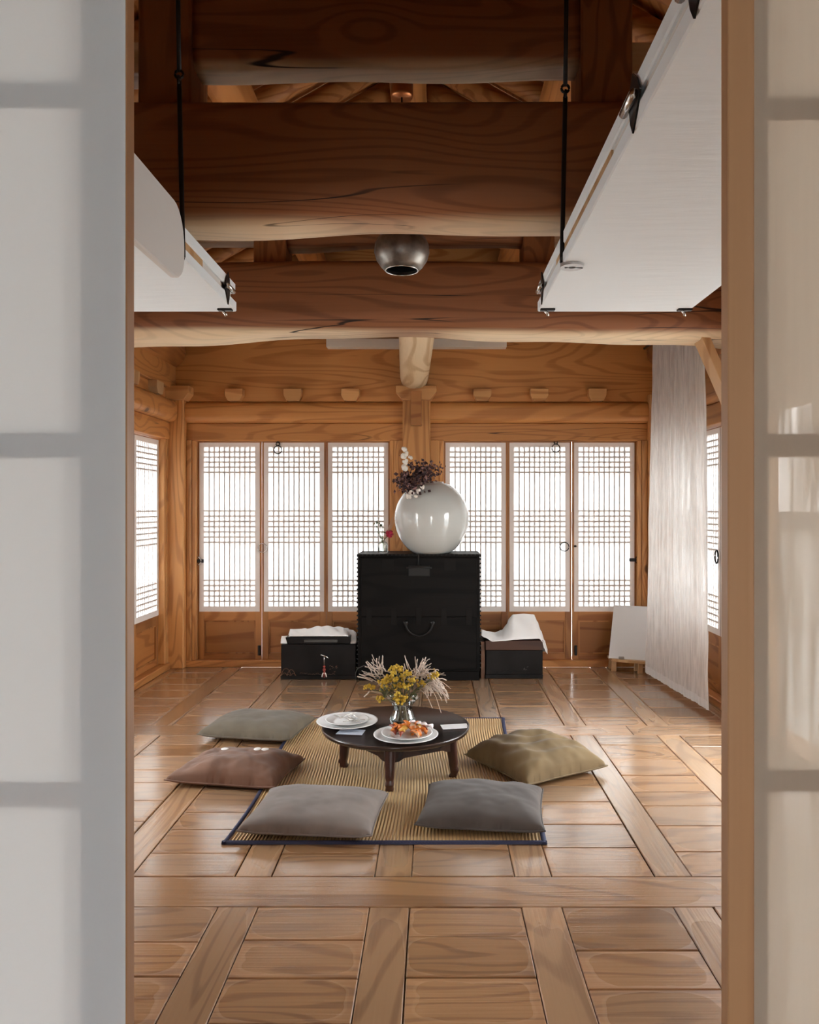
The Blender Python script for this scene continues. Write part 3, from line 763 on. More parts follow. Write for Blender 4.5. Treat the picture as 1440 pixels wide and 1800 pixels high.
# rods
for side, xt, xb, yl, lab in ((-1, 312, 322, 135, 'thin black iron rod with a loop, hanging beside the round-ended board'),
                              (1, 997, 988, 160, 'thin black iron rod with a loop, holding the ring under the right lifted door')):
    d = 2.58 if side > 0 else 2.475
    zb = CAMZ + (892 - (462 if side > 0 else 452)) / F * d; ztop = 3.55
    zl = CAMZ + (892 - yl) / F * d
    xb_, xl_ = (xb - 762) / F * d, ((xt + (xb - xt) * yl / 460) - 762) / F * d
    xt_ = xl_ + (xl_ - xb_) * 0.9
    t = thing('hanging_rod', (xb_, d, zb), lab, 'rod', 'iron hanging rods')
    tube('upper_rod', [(xt_, d, ztop), ((xt_ + xl_) / 2, d, (ztop + zl) / 2), (xl_, d, zl + 0.018)], 0.0075, IRON, t, 8)
    tube('loop', ring_pts((xl_, d, zl + 0.008), 0.013, 14), 0.0045, IRON, t, 6, True)
    tube('loop', ring_pts((xl_, d, zl - 0.012), 0.013, 14, 'yz'), 0.0045, IRON, t, 6, True)
    n = 26
    tube('lower_rod', [(xl_ + (xb_ - xl_) * k / n, d + 0.0, zl - 0.02 + (zb - zl + 0.02) * k / n) for k in range(n + 1)], 0.008, IRON, t, 8)
    if side > 0:
        bm = bmesh.new()
        me = grid_mesh(30, 5, lambda u, v: ((0.026 + 0.014 * (1, 1, -1, -1, 1)[int(v * 4 + .5)]) * math.cos(2 * PI * u * 0.93 + 0.3), (0.026 + 0.014 * (1, 1, -1, -1, 1)[int(v * 4 + .5)]) * math.sin(2 * PI * u * 0.93 + 0.3), (0.006, -0.006, -0.006, 0.006, 0.006)[int(v * 4 + .5)]), False)
        link('ring', me, plain('worn_ring_metal', (0.55, 0.56, 0.56), 0.4, 0.8), t, (0.034, 0.0, -0.010))
        tube('hook_tip', [(xb_, d, zb), (xb_ + 0.012, d, zb - 0.012), (xb_ + 0.04, d, zb - 0.006)], 0.007, IRON, t, 8)
    else:
        tube('hook_tip', [(xb_, d, zb), (xb_ - 0.01, d + 0.005, zb - 0.02), (xb_ - 0.035, d + 0.01, zb - 0.03)], 0.007, IRON, t, 8)

# ------------------------------------------------------------------ pendant lamp
dl = 3.55; lx = (706.5 - 762) / F * dl; lz = CAMZ + (892 - 476) / F * dl
t = thing('pendant_lamp', (lx, dl, lz), 'aged silver bowl pendant lamp hanging below the near log beam', 'lamp')
LAMPM = plain('aged_silver', (0.20, 0.18, 0.16), 0.42, 0.85, var=0.45, vscale=14, bump=0.1, bscale=40)
prof = [(0.076, 0.0), (0.098, 0.02), (0.118, 0.05), (0.128, 0.085), (0.124, 0.12), (0.108, 0.15), (0.07, 0.172), (0.012, 0.18),
        (0.008, 0.176), (0.06, 0.168), (0.103, 0.146), (0.119, 0.118), (0.123, 0.085), (0.113, 0.052), (0.094, 0.023), (0.073, 0.003), (0.076, 0.0)]
link('shade', lathe_mesh(prof, 48), LAMPM, t)
link('rim', tube_mesh(ring_pts((0, 0, 0), 0.075, 40, 'xy'), 0.003, 6, True), STEEL, t, (0, 0, 0.001))
link('lining', lathe_mesh([(0.0, 0.150), (0.09, 0.145), (0.112, 0.085), (0.085, 0.020)], 32), plain('lamp_black', (0.01, 0.01, 0.01), 0.7), t)
link('cord', tube_mesh([(0, 0, 0.17), (0, 0, 0.7), (0, 0, 1.29)], 0.004, 6), IRON, t)
link('copper_canister', lathe_mesh([(0.0, 0.80), (0.05, 0.80), (0.052, 0.81), (0.052, 0.93), (0.0, 0.935)], 24), plain('copper', (0.42, 0.16, 0.06), 0.35, 0.8), t)

# ------------------------------------------------------------------ chest
dcf = 5.99
LACQ = plain('black_lacquer', (0.008, 0.0075, 0.0075), 0.35, var=0.4, vscale=5, bump=0.06, bscale=30, spec=0.22)
LACQ_W = wood('black_stained_timber', (0.007, 0.006, 0.0055), (0.003, 0.0028, 0.0028), 0, rough=0.5, knots=0, freq=60, tone=0.05, spec=0.10)
LACQ_M = plain('dark_fitting', (0.016, 0.015, 0.014), 0.45, 0.3, spec=0.3)
LACQ_M2 = plain('dark_band', (0.007, 0.006, 0.0055), 0.5, 0.0, spec=0.12)
xa, xb = (628 - 762) / F * dcf, (845 - 762) / F * dcf; zt = CAMZ - 82 / F * dcf
t = thing('wooden_chest', ((xa + xb) / 2, dcf + 0.21, 0), 'tall black wooden chest with iron fittings carrying the moon jar', 'chest')
box('body', xa + 0.004, xb - 0.004, dcf + 0.012, dcf + 0.41, 0.07, zt - 0.022, LACQ_W, t, 0.004)
box('top_board', xa - 0.004, xb + 0.004, dcf - 0.002, dcf + 0.42, zt - 0.022, zt, LACQ_W, t, 0.004)
box('base', xa + 0.01, xb - 0.01, dcf + 0.004, dcf + 0.41, 0.0, 0.07, LACQ_W, t, 0.004)
fl = box('drop_front', xa + 0.03, xb - 0.03, dcf + 0.002, dcf + 0.02, 0.50, zt - 0.03, LACQ_W, t, 0.003)
box('lower_front', xa + 0.03, xb - 0.03, dcf + 0.004, dcf + 0.02, 0.085, 0.494, LACQ_W, t, 0.003)
for k in range(5):
    xx = xa + 0.09 + (xb - xa - 0.18) * k / 4
    box('iron_band', xx - 0.022, xx + 0.022, dcf - 0.001, dcf + 0.004, 0.43, 0.56, LACQ_M2, t, 0.001)
for xx in (xa + 0.24, xb - 0.24):
    box('iron_band', xx - 0.045, xx + 0.045, dcf - 0.001, dcf + 0.004, zt - 0.13, zt - 0.045, LACQ_M2, t, 0.001)
cx_ = (737 - 762) / F * dcf
lp = box('lock_plate', (718 - 762) / F * dcf, (756 - 762) / F * dcf, dcf - 0.012, dcf + 0.004, CAMZ - (1013 - 892) / F * dcf, CAMZ - (994 - 892) / F * dcf, LACQ_M, t, 0.004)
tube('lock_bar', [(cx_ - 0.10, dcf - 0.016, CAMZ - 106 / F * dcf), (cx_, dcf - 0.016, CAMZ - 104 / F * dcf), (cx_ + 0.10, dcf - 0.016, CAMZ - 106 / F * dcf)], 0.007, LACQ_M, t, 8)
tube('hasp', [(cx_ - 0.005, dcf - 0.008, zt + 0.004), (cx_ - 0.005, dcf - 0.010, zt - 0.05), (cx_ - 0.005, dcf - 0.012, zt - 0.10)], 0.006, LACQ_M, t, 8)
ha = [(cx_ + 0.105 * math.cos(a), dcf - 0.012, CAMZ - 203 / F * dcf + 0.10 * math.sin(a)) for a in [PI + PI * k / 14 for k in range(15)]]
tube('bail_handle', ha, 0.008, LACQ_M, t, 8)
for s in (-1, 1):
    link('handle_rose', lathe_mesh([(0.0, 0.0), (0.022, 0.0), (0.016, 0.008), (0.0, 0.012)], 12), LACQ_M, t, rel(t, (cx_ + s * 0.105, dcf + 0.004, CAMZ - 203 / F * dcf)), (PI / 2, 0, 0))
bm = bmesh.new()
for k in range(26):
    z = 0.10 + (zt - 0.14) * k / 25
    for xx in (xa + 0.001, xb - 0.001):
        r = bmesh.ops.create_icosphere(bm, subdivisions=1, radius=0.008); bmesh.ops.translate(bm, vec=(xx, dcf + 0.008, z), verts=r['verts'])
for k in range(30):
    xx = xa + 0.01 + (xb - xa - 0.02) * k / 29
    r = bmesh.ops.create_icosphere(bm, subdivisions=1, radius=0.007); bmesh.ops.translate(bm, vec=(xx, dcf + 0.001, zt - 0.006), verts=r['verts'])
st_ = link('nail_studs', bm_mesh(bm, True), LACQ_M, t, rel(t, (0, 0, 0))); st_['kind'] = 'stuff'

# ------------------------------------------------------------------ moon jar
dj = 6.13; jx = (759 - 762) / F * dj; jr = 65.2 / F * dj
PORC = plain('milky_porcelain', (0.50, 0.515, 0.495), 0.10, coat=0.3, var=0.03, vscale=3, spec=0.55)
hj = (973 - 849) / F * dj
prof = [(0.0, 0.010), (0.125, 0.010), (0.13, 0.0)]
for k in range(0, 41):
    z = hj * k / 40; q = (z - hj * 0.5) / hj
    rr = jr * math.sqrt(max(0.0, 1 - (q / (0.571 if q < 0 else 0.532)) ** 2))
    if k < 40: prof.append((rr, z))
prof += [(0.098, hj - 0.006), (0.095, hj + 0.006), (0.088, hj + 0.006), (0.084, hj - 0.02), (0.12, hj - 0.06)]
o = link('moon_jar', lathe_mesh(prof, 64), PORC, None, (jx, dj, zt)); tag(o, 'big glossy white round porcelain jar on the black chest', 'jar')

# dried branch bouquet in the jar
rnd = random.Random(5)
LEAFD = plain('dried_dark_leaf', (0.050, 0.022, 0.026), 0.6, var=0.5, vscale=30)
LEAFP = plain('dried_mauve_leaf', (0.22, 0.12, 0.11), 0.7, var=0.4, vscale=30)
COTTON = plain('cotton_white', (0.80, 0.76, 0.70), 0.95, bump=0.6, bscale=120)
TWIG = plain('brown_twig', (0.12, 0.06, 0.035), 0.8)
base = Vector((jx, dj, zt + hj + 0.0))
t = thing('dried_bouquet', (base.x, base.y, base.z - 0.08), 'dried dark-leaved branches with white cotton, standing in the white jar', 'flowers')
ends = []
def branch(pts, r=0.0035, nm='twig'): return tube(nm, pts, r, TWIG, t, 5, taper=0.5)
mouth = Vector((jx - 0.03, dj - 0.03, zt + hj - 0.02))
targets = [(702, 800), (735, 812), (752, 815), (772, 822), (716, 835), (705, 850), (725, 858), (745, 835), (758, 828), (700, 842), (733, 872), (712, 868), (748, 845)]
for (tx, ty) in targets:
    e = px(tx, ty, dj - rnd.uniform(0.12, 0.24)); m = (mouth + e) / 2 + Vector((0, 0, 0.035))
    branch([mouth + Vector((0, 0, -0.1)), mouth + Vector((0, 0, 0.03)), m, e]); ends.append(e)
leaf_me = pyd([(0, 0, 0), (0.012, 0.004, 0.007), (0.024, 0, 0), (0.012, -0.004, -0.009), (0.012, 0.006, 0)], [(0, 1, 4), (1, 2, 4), (2, 3, 4), (3, 0, 4)])
def scatter(name, centres, n, spread, mats, scale=(0.7, 1.3), me0=leaf_me):
    obs = []
    vs, fs = [], []
    mids = []
    for k in range(n):
        c = centres[rnd.randrange(len(centres))]
        p = Vector(c) + Vector((rnd.gauss(0, spread), rnd.gauss(0, spread), rnd.gauss(0, spread * 0.8)))
        R = Matrix.Rotation(rnd.uniform(0, 6.28), 4, 'Z') @ Matrix.Rotation(rnd.uniform(-1.5, 1.5), 4, 'Y') @ Matrix.Scale(rnd.uniform(*scale), 4)
        b = len(vs)
        for v in me0.vertices: vs.append(p + R @ v.co)
        for f in me0.polygons: fs.append(tuple(b + i for i in f.vertices)); mids.append(0 if rnd.random() < 0.68 else 1)
    me = bpy.data.meshes.new('mesh'); me.from_pydata([tuple(v - t.location) for v in vs], [], fs); me.update()
    for m in mats: me.materials.append(m)
    for p_, mi in zip(me.polygons, mids): p_.material_index = mi
    o = bpy.data.objects.new(name, me); COL.objects.link(o); o.parent = t; o['kind'] = 'stuff'
    return o
cs = [px(x, y, dj - 0.20) for x, y in ((728, 825), (742, 822), (720, 838), (735, 840), (712, 846), (752, 828), (725, 852), (748, 838), (706, 845), (740, 832), (718, 856), (735, 862))]
scatter('dark_leaves', cs, 420, 0.036, [LEAFD, LEAFP], (0.9, 1.9))
scatter('dark_leaves', [px(771, 818, dj - 0.2), px(773, 830, dj - 0.2)], 26, 0.022, [LEAFD, LEAFP], (0.8, 1.4))
for i, (cx2, cy2, rr) in enumerate(((711, 790, 0.030), (709, 802, 0.030), (714, 797, 0.024), (712, 812, 0.024), (722, 805, 0.018), (713, 822, 0.030), (724, 866, 0.026), (735, 864, 0.022), (719, 872, 0.022), (731, 873, 0.017), (743, 856, 0.02))):
    bm = bmesh.new()
    for q in range(4):
        r = bmesh.ops.create_icosphere(bm, subdivisions=2, radius=rr * rnd.uniform(0.5, 0.7))
        bmesh.ops.translate(bm, vec=(rnd.uniform(-1, 1) * rr * 0.5, rnd.uniform(-1, 1) * rr * 0.4, rnd.uniform(-1, 1) * rr * 0.5), verts=r['verts'])
    link('cotton_boll', bm_mesh(bm, True), COTTON, t, rel(t, px(cx2, cy2, dj - 0.25)))

# small bottle with red flower
db = 6.08; bxx = (673 - 762) / F * db
GLASSM = glass('clear_glass', (0.97, 0.99, 0.98))
prof = [(0.0, 0.003), (0.036, 0.003), (0.041, 0.01), (0.041, 0.07), (0.034, 0.086), (0.018, 0.098), (0.016, 0.118), (0.021, 0.122), (0.019, 0.124), (0.013, 0.118), (0.015, 0.098),
        (0.031, 0.083), (0.037, 0.07), (0.037, 0.013), (0.0, 0.009)]
o = link('flower_bottle', lathe_mesh(prof, 28), GLASSM, None, (bxx, db, zt)); tag(o, 'small clear glass bottle on the left corner of the chest', 'bottle')
t = thing('flower_sprig', (bxx, db, zt + 0.01), 'single crimson bloom with a pale grass plume in the small glass bottle', 'flowers')
GREEN = plain('green_stem', (0.06, 0.10, 0.04), 0.6)
e = px(685, 938, db - 0.03)
tube('stem', [(bxx, db, zt + 0.02), (bxx + 0.005, db, zt + 0.10), e], 0.003, GREEN, t, 5)
RED = plain('crimson_petal', (0.42, 0.012, 0.055), 0.6, var=0.3, vscale=60)
bm = bmesh.new()
for k in range(60):
    d3 = Vector((rnd.gauss(0, 1), rnd.gauss(0, 1), rnd.gauss(0, 1))).normalized()
    r = bmesh.ops.create_cone(bm, cap_ends=True, segments=5, radius1=0.007, radius2=0.003, depth=0.022)
    R = d3.to_track_quat('Z', 'Y').to_matrix().to_4x4(); R.translation = d3 * 0.022; bmesh.ops.transform(bm, matrix=R, verts=r['verts'])
r = bmesh.ops.create_icosphere(bm, subdivisions=2, radius=0.024)
link('bloom', bm_mesh(bm), RED, t, rel(t, e))
PLUME = plain('pale_plume', (0.52, 0.34, 0.24), 0.9)
for k in range(9):
    tip = px(690 + rnd.uniform(-4, 5), 897 + rnd.uniform(0, 22), db - 0.02)
    tube('plume_stalk', [(bxx, db, zt + 0.09), (Vector((bxx, db, zt + 0.09)) + tip) / 2 + Vector((0.004, 0, 0)), tip], 0.0028, PLUME, t, 5, taper=0.4)
for k in range(5):
    tip = px(668 + rnd.uniform(-12, 6), 918 + rnd.uniform(-6, 18), db)
    tube('green_stalk', [(bxx, db, zt + 0.08), (Vector((bxx, db, zt + 0.1)) + tip) / 2, tip], 0.0022, GREEN, t, 5, taper=0.5)
scl = [px(668, 925, db), px(663, 918, db), px(672, 932, db)]
def t_scatter_leaf():
    for c in scl:
        for q in range(4):
            o = link('leaf', leaf_me.copy(), GREEN, t, rel(t, c + Vector((rnd.uniform(-.02, .02), 0, rnd.uniform(-.02, .02)))), (rnd.uniform(0, 6), rnd.uniform(0, 6), 0))
t_scatter_leaf()

# ------------------------------------------------------------------ low boxes beside the chest
CLOTH = plain('white_linen', (0.84, 0.83, 0.81), 0.9, bump=0.15, bscale=14)
GOLD = plain('inlay_shell', (0.20, 0.10, 0.055), 0.4, 0.3)
d1 = 6.02; xa1, xb1 = (493 - 762) / F * d1, (627 - 762) / F * d1; z1_ = CAMZ - 241 / F * d1
t = thing('lacquer_box', ((xa1 + xb1) / 2, d1 + 0.2, 0), 'low black lacquered box with inlay landscape and red tassel key, left of the chest', 'box')
box('body', xa1 + 0.004, xb1 - 0.004, d1 + 0.004, d1 + 0.40, 0.03, z1_, LACQ, t, 0.006)
box('base', xa1, xb1 - 0.002, d1, d1 + 0.40, 0.0, 0.034, LACQ, t, 0.005)
lid = prism('lid', [(xa1 + 0.05, z1_ + 0.001), (xb1 - 0.05, z1_ + 0.001), (xb1 - 0.055, z1_ + 0.058), (xa1 + 0.035, z1_ + 0.052)], d1 + 0.02, d1 + 0.24, 'xz', LACQ, t, 0.003)
box('lid_grip', (534 - 762) / F * d1, (593 - 762) / F * d1, d1 + 0.008, d1 + 0.022, z1_ + 0.014, z1_ + 0.036, plain('worn_black', (0.06, 0.06, 0.055), 0.5), t, 0.004)
# inlay: mountains and pine, thin shell lines proud of the lacquer
for k, (cx3, r3) in enumerate(((503, 14), (512, 12), (500, 9), (516, 8), (507, 6))):
    pts = [px(cx3 + r3 * math.cos(a) * 0.6, 1191 - r3 * math.sin(a) * (1.15 if k < 2 else 0.9), d1 + 0.002) for a in [PI * q / 10 for q in range(11)]]
    tube('inlay_line', pts, 0.0016, GOLD, t, 4)
for k in range(9):
    a = px(527 + k * 7, 1184 + rnd.uniform(-3, 3), d1 + 0.002)
    tube('inlay_line', [a, a + Vector((0.013, 0, rnd.uniform(-.006, .01))), a + Vector((0.028, 0, 0))], 0.0013, GOLD, t, 4)
for k in range(8):
    a = px(578 + rnd.uniform(0, 14), 1170 + rnd.uniform(0, 12), d1 + 0.002)
    tube('inlay_line', [a, a + Vector((0.012, 0, rnd.uniform(0, .008)))], 0.0016, GOLD, t, 4)
k0 = px(570, 1153, d1 - 0.01)
tube('key_bar', [px(564, 1151, d1 - 0.012), px(571, 1153, d1 - 0.012), px(578, 1157, d1 - 0.012)], 0.0045, STEEL, t, 6)
tube('key_shank', [px(570, 1153, d1 - 0.01), px(570, 1160, d1 - 0.01), px(570, 1170, d1 - 0.01)], 0.0035, STEEL, t, 6)
REDK = plain('red_knot', (0.28, 0.05, 0.035), 0.8)
for yy, rr in ((1172, 0.010), (1177, 0.013), (1181, 0.010)):
    bm = bmesh.new(); bmesh.ops.create_icosphere(bm, subdivisions=2, radius=rr); link('tassel_knot', bm_mesh(bm, True), REDK, t, rel(t, px(570, yy, d1 - 0.010)))
for dx_ in (-4, 4):
    tube('tassel_end', [px(570, 1181, d1 - 0.01), px(570 + dx_ * 0.7, 1185, d1 - 0.01), px(570 + dx_, 1190, d1 - 0.01)], 0.005, COTTON, t, 6)
tube('tassel_end', [px(570, 1181, d1 - 0.01), px(570, 1186, d1 - 0.01), px(570, 1191, d1 - 0.01)], 0.005, REDK, t, 6)

def interp(tab, x):
    if x <= tab[0][0]: return tab[0][1]
    for (a, b), (c, d) in zip(tab, tab[1:]):
        if x <= c:
            u = (x - a) / (c - a); u = u * u * (3 - 2 * u); return b + (d - b) * u
    return tab[-1][1]
def zpx(y, d=6.2): return CAMZ - (y - 892) / F * d
# cloth over the left box
topL = [(494, 1133), (505, 1121), (516, 1112), (540, 1106), (565, 1101), (585, 1102), (605, 1104), (620, 1109), (628, 1113)]
def clothL(u, v):
    X = 494 + 133 * u
    zt_ = zpx(interp(topL, X), 6.25); zl = z1_ + 0.003 + (0.058 if 0.1 < u < 0.9 else 0.03 * 0 + 0.0)
    x = (X - 762) / F * (6.06 + 0.3 * v)
    y = 6.045 + 0.34 * v
    prof_ = math.sin(min(1, v * 1.9) * PI / 2) if v < 0.55 else math.cos((v - 0.55) / 0.45 * PI / 2 * 0.9)
    z = zl + max(0.004, (zt_ - zl)) * prof_ + 0.006 * math.sin(X * 0.3 + v * 7) * prof_
    return (x, y, max(z, z1_ + 0.0025))
me = grid_mesh(44, 16, clothL); o = link('draped_cloth', me, CLOTH)
tag(o, 'white cloth heaped over the lid of the low lacquered box', 'cloth')
md = o.modifiers.new('thick', 'SOLIDIFY'); md.thickness = 0.003; md.offset = 1

d2 = 6.05; xa2, xb2 = (853 - 762) / F * d2, (955 - 762) / F * d2; z2_ = CAMZ - (1126 - 892) / F * d2
t = thing('lacquer_box', ((xa2 + xb2) / 2, d2 + 0.2, 0), 'low black box with a dark brown rim under a draped cloth, right of the chest', 'box')
zm = CAMZ - (1143 - 892) / F * d2
box('body', xa2 + 0.004, xb2 - 0.002, d2 + 0.006, d2 + 0.38, 0.03, zm, LACQ, t, 0.006)
box('base', xa2, xb2, d2, d2 + 0.38, 0.0, 0.034, LACQ, t, 0.005)
box('rim_band', xa2 + 0.002, xb2 + 0.001, d2 - 0.002, d2 + 0.38, zm, z2_, wood('dark_walnut', (0.070, 0.030, 0.018), (0.035, 0.015, 0.010), 0, knots=0, freq=50), t, 0.004)
box('raised_lid', (898 - 762) / F * 6.3, (940 - 762) / F * 6.3, d2 + 0.22, d2 + 0.26, z2_, 0.462, LACQ, t, 0.004)
for k in range(7):
    a = px(872 + k * 9, 1181 + rnd.uniform(-3, 3), d2 + 0.002)
    tube('inlay_line', [a, a + Vector((0.013, 0, rnd.uniform(-.004, .012))), a + Vector((0.03, 0, 0))], 0.0012, LACQ_M, t, 4)
for k in range(5):
    a = px(918 + rnd.uniform(0, 9), 1172 + rnd.uniform(0, 6), d2 + 0.002)
    tube('inlay_line', [a, a + Vector((0.012, 0, rnd.uniform(0, .008)))], 0.0015, plain('inlay_grey', (0.12, 0.11, 0.10), 0.4), t, 4)
tag(box('brown_plank', (846 - 762) / F * d2 + 0.001, (853 - 762) / F * d2 - 0.001, d2 + 0.02, d2 + 0.34, 0.0, z2_ - 0.012, wood('plank_brown', (0.16, 0.075, 0.04), (0.09, 0.04, 0.02), 2, knots=0)), 'narrow brown plank standing between the chest and the draped box', 'plank')
topR = [(845, 1107), (858, 1110), (870, 1112), (882, 1108), (891, 1098), (896, 1086), (902, 1080), (920, 1079), (938, 1080), (944, 1092), (950, 1108), (957, 1126), (962, 1142)]
lowR = [(845, 1117), (852, 1121), (866, 1128), (885, 1127), (905, 1125), (925, 1124), (948, 1123), (953, 1128), (957, 1142), (962, 1150)]
def clothR(u, v):
    X = 846 + 116 * u
    zt_, zl = zpx(interp(topR, X), 6.28), zpx(interp(lowR, X), 6.06) + 0.004
    y = 6.043 + 0.24 * v
    k = v ** 0.8
    z = zl + (zt_ - zl) * k + 0.010 * math.sin(X * 0.16 + v * 5) * math.sin(PI * v)
    xw = (X - 762) / F * (6.05 + 0.24 * v)
    if u > 0.93: y -= 0.0; 
    return (xw, y, z)
def clothR2(u, v):
    if v <= 0.8: return clothR(u, v / 0.8)
    a = clothR(u, 1.0); w_ = (v - 0.8) / 0.2
    X = 846 + 116 * u
    return (a[0], a[1] + 0.05 + 0.06 * w_, max(z2_ + 0.004 if X < 952 else 0.15, a[2] - 0.12 * w_))
o = link('draped_cloth', grid_mesh(56, 20, clothR2), CLOTH); tag(o, 'white cloth peaked over a raised lid and hanging off the right box', 'cloth')
md = o.modifiers.new('thick', 'SOLIDIFY'); md.thickness = 0.003; md.offset = 1
# cable beside the box
o = tube('cable', [px(626, 1196, 5.98), px(625, 1183, 5.96), px(629, 1175, 5.95), px(640, 1170, 5.95), px(652, 1174, 5.95), px(660, 1184, 5.95), px(668, 1196, 5.95)], 0.004, plain('grey_cable', (0.05, 0.05, 0.05), 0.5), None, 6)
tag(o, 'thin dark cable looping off the floor before the chest', 'cable')

# ------------------------------------------------------------------ white board on a small easel stand
t = thing('board_stand', (1.70, 6.36, 0), 'tiny wooden stand on the floor under the white board', 'stand')
sa, sb_ = px(1076, 1157, 6.33), px(1131, 1163, 6.22)
for p_, nm in ((px(1079, 1158, 6.33), 'l'), (px(1125, 1162, 6.24), 'r')):
    d_ = p_.y
    prism('leg', [(p_.x - 0.018, 0.0), (p_.x + 0.018, 0.0), (p_.x + 0.022, 0.085), (p_.x - 0.012, 0.085)], d_ - 0.015, d_ + 0.015, 'xz', W_PALE, t, 0.002)
    prism('leg', [(p_.x - 0.018, 0.0), (p_.x + 0.018, 0.0), (p_.x + 0.022, 0.085), (p_.x - 0.012, 0.085)], d_ + 0.10, d_ + 0.125, 'xz', W_PALE, t, 0.002)
for dy in (0.0,):
    a, b = px(1074, 1158, 6.33), px(1133, 1163, 6.22)
    a.z = b.z = 0.10
    me = pyd([a + Vector((0, -0.03, -.014)) - t.location, b + Vector((0, -0.03, -.014)) - t.location, b + Vector((0, .14, -.014)) - t.location, a + Vector((0, .14, -.014)) - t.location,
              a + Vector((0, -0.03, .006)) - t.location, b + Vector((0, -0.03, .006)) - t.location, b + Vector((0, .14, .006)) - t.location, a + Vector((0, .14, .006)) - t.location],
             [(0, 1, 2, 3), (4, 5, 6, 7), (0, 1, 5, 4), (1, 2, 6, 5), (2, 3, 7, 6), (3, 0, 4, 7)])
    link('top_board', me, W_PALE, t)
bl, br_ = px(1070, 1152, 6.33), px(1160, 1163, 6.20); bl.z = 0.108; br_.z = 0.108
tl, tr_ = bl + Vector((0.075, 0.13, 0.42)), br_ + Vector((0.075, 0.13, 0.42))
nrm = (br_ - bl).cross(tl - bl).normalized() * 0.018
c = (bl + tr_) / 2
vs = [v - c for v in (bl, br_, tr_, tl)]; vs += [v - nrm for v in vs]
o = link('white_board', pyd(vs, [(0, 1, 2, 3), (4, 5, 6, 7), (0, 1, 5, 4), (1, 2, 6, 5), (2, 3, 7, 6), (3, 0, 4, 7)]), plain('blank_canvas', (0.70, 0.69, 0.68), 0.8), None, c)
tag(o, 'blank white board leaning on its tiny stand by the curtain', 'board')
cl_ = px(1092, 1153, 6.30); box('clip', cl_.x - 0.022, cl_.x + 0.022, 6.285, 6.298, 0.108, 0.128, plain('clip_grey', (0.35, 0.34, 0.32), 0.5), o, 0.003)

# ------------------------------------------------------------------ sheer curtain
cA, cB = Vector((1.69, 6.13)), Vector((1.785, 4.97))
def curt(u, v):
    p = cA.lerp(cB, u)
    x = p.x + (1.76 - p.x) * v * 0.8
    tight = 0.85 + 0.15 * (1 - v)
    f = (0.012 * math.sin(u * 120 + 3 * v) + 0.008 * math.sin(u * 67 + 1.3) + 0.006 * math.sin(u * 211 + 5 * v)) * (0.25 + 0.9 * v)
    wr = 0.010 * mnoise.noise(Vector((u * 14, v * 7, 2.0))) + 0.005 * mnoise.noise(Vector((u * 45, v * 10, 5.0)))
    y = p.y + (0.5 - u) * (0.10 * (v - 0.0)) * -0.5
    return (x + f + wr * (1.3 - 0.5 * v), y, 0.035 + 2.62 * v)
c = thing('sheer_curtain', (1.74, 5.55, 0.03), 'white sheer curtain hanging straight along the right side of the hall', 'curtain')
me = grid_mesh(230, 60, lambda u, v: Vector(curt(u, v)) - c.location); link('cloth', me, SHEER, c)
link('hem', grid_mesh(230, 4, lambda u, v: Vector(curt(u, v * 0.022)) - c.location + Vector((-0.002, 0, 0))), HEM, c)
def vedge(u, v): return Vector(curt(0.985 + 0.015 * u, v)) - c.location + Vector((-0.0022, 0, 0))
link('side_hem', grid_mesh(4, 60, vedge), HEM, c)
o = tube('curtain_rod', [(1.76, 4.9, 2.675), (1.76, 5.5, 2.675), (1.76, 6.4, 2.675)], 0.011, IRON, None, 10); tag(o, 'thin dark rod carrying the sheer curtain', 'rod')

# ------------------------------------------------------------------ reed mat
MX0, MX1, MY0, MY1 = -0.845, 0.452, 3.075, 4.90
mt = thing('reed_mat', ((MX0 + MX1) / 2, (MY0 + MY1) / 2, 0), 'ribbed straw mat with dark blue binding under the low table', 'mat')
MATM = plain('woven_straw', (0.62, 0.42, 0.20), 0.5, var=0.18, vscale=26, stretch=(3, 0.5, 1))
_nt = MATM.node_tree; _b = [n for n in _nt.nodes if n.type == 'BSDF_PRINCIPLED'][0]
_tc = N(_nt, 'ShaderNodeTexCoord'); _sx = N(_nt, 'ShaderNodeSeparateXYZ'); _nt.links.new(_tc.outputs['Generated'], _sx.inputs[0])
_w = math_n(_nt, 'COSINE', math_n(_nt, 'MULTIPLY', _sx.outputs[0], 2 * PI * 92))
_c = mix_col(_nt, sstep(_nt, _w, 0.2, 1.0), (0.62, 0.42, 0.20), (0.24, 0.14, 0.06))
_h = N(_nt, 'ShaderNodeTexNoise'); _h.inputs['Scale'].default_value = 3.0; _nt.links.new(_tc.outputs['Object'], _h.inputs[0])
_c2 = mix_col(_nt, math_n(_nt, 'MULTIPLY', sstep(_nt, _h.outputs[0], 0.35, 0.7), 0.35), _c, (0.42, 0.24, 0.09))
_nt.links.new(_c2, _b.inputs['Base Color'])
nr = 92; ny = 60
vs, fs = [], []
def mx_edge(y):   # the sides bow a little
    return 0.018 * math.sin((y - MY0) * 3.4)
for j in range(ny + 1):
    y = MY0 + (MY1 - MY0) * j / ny
    for i in range(nr * 4 + 1):
        u = i / (nr * 4); x = MX0 + (MX1 - MX0) * u + mx_edge(y)
        ph = (i % 4) / 4
        z = 0.0045 + 0.0038 * (0.5 - 0.5 * math.cos(2 * PI * ph)) + 0.0022 * (1 + math.sin(y * 5.1 + 0.6)) * (0.5 + 0.5 * math.sin(u * 3))
        vs.append((x - (MX0 + MX1) / 2, y - (MY0 + MY1) / 2, z))
n1 = nr * 4 + 1
for j in range(ny):
    for i in range(n1 - 1): fs.append((j * n1 + i, j * n1 + i + 1, (j + 1) * n1 + i + 1, (j + 1) * n1 + i))
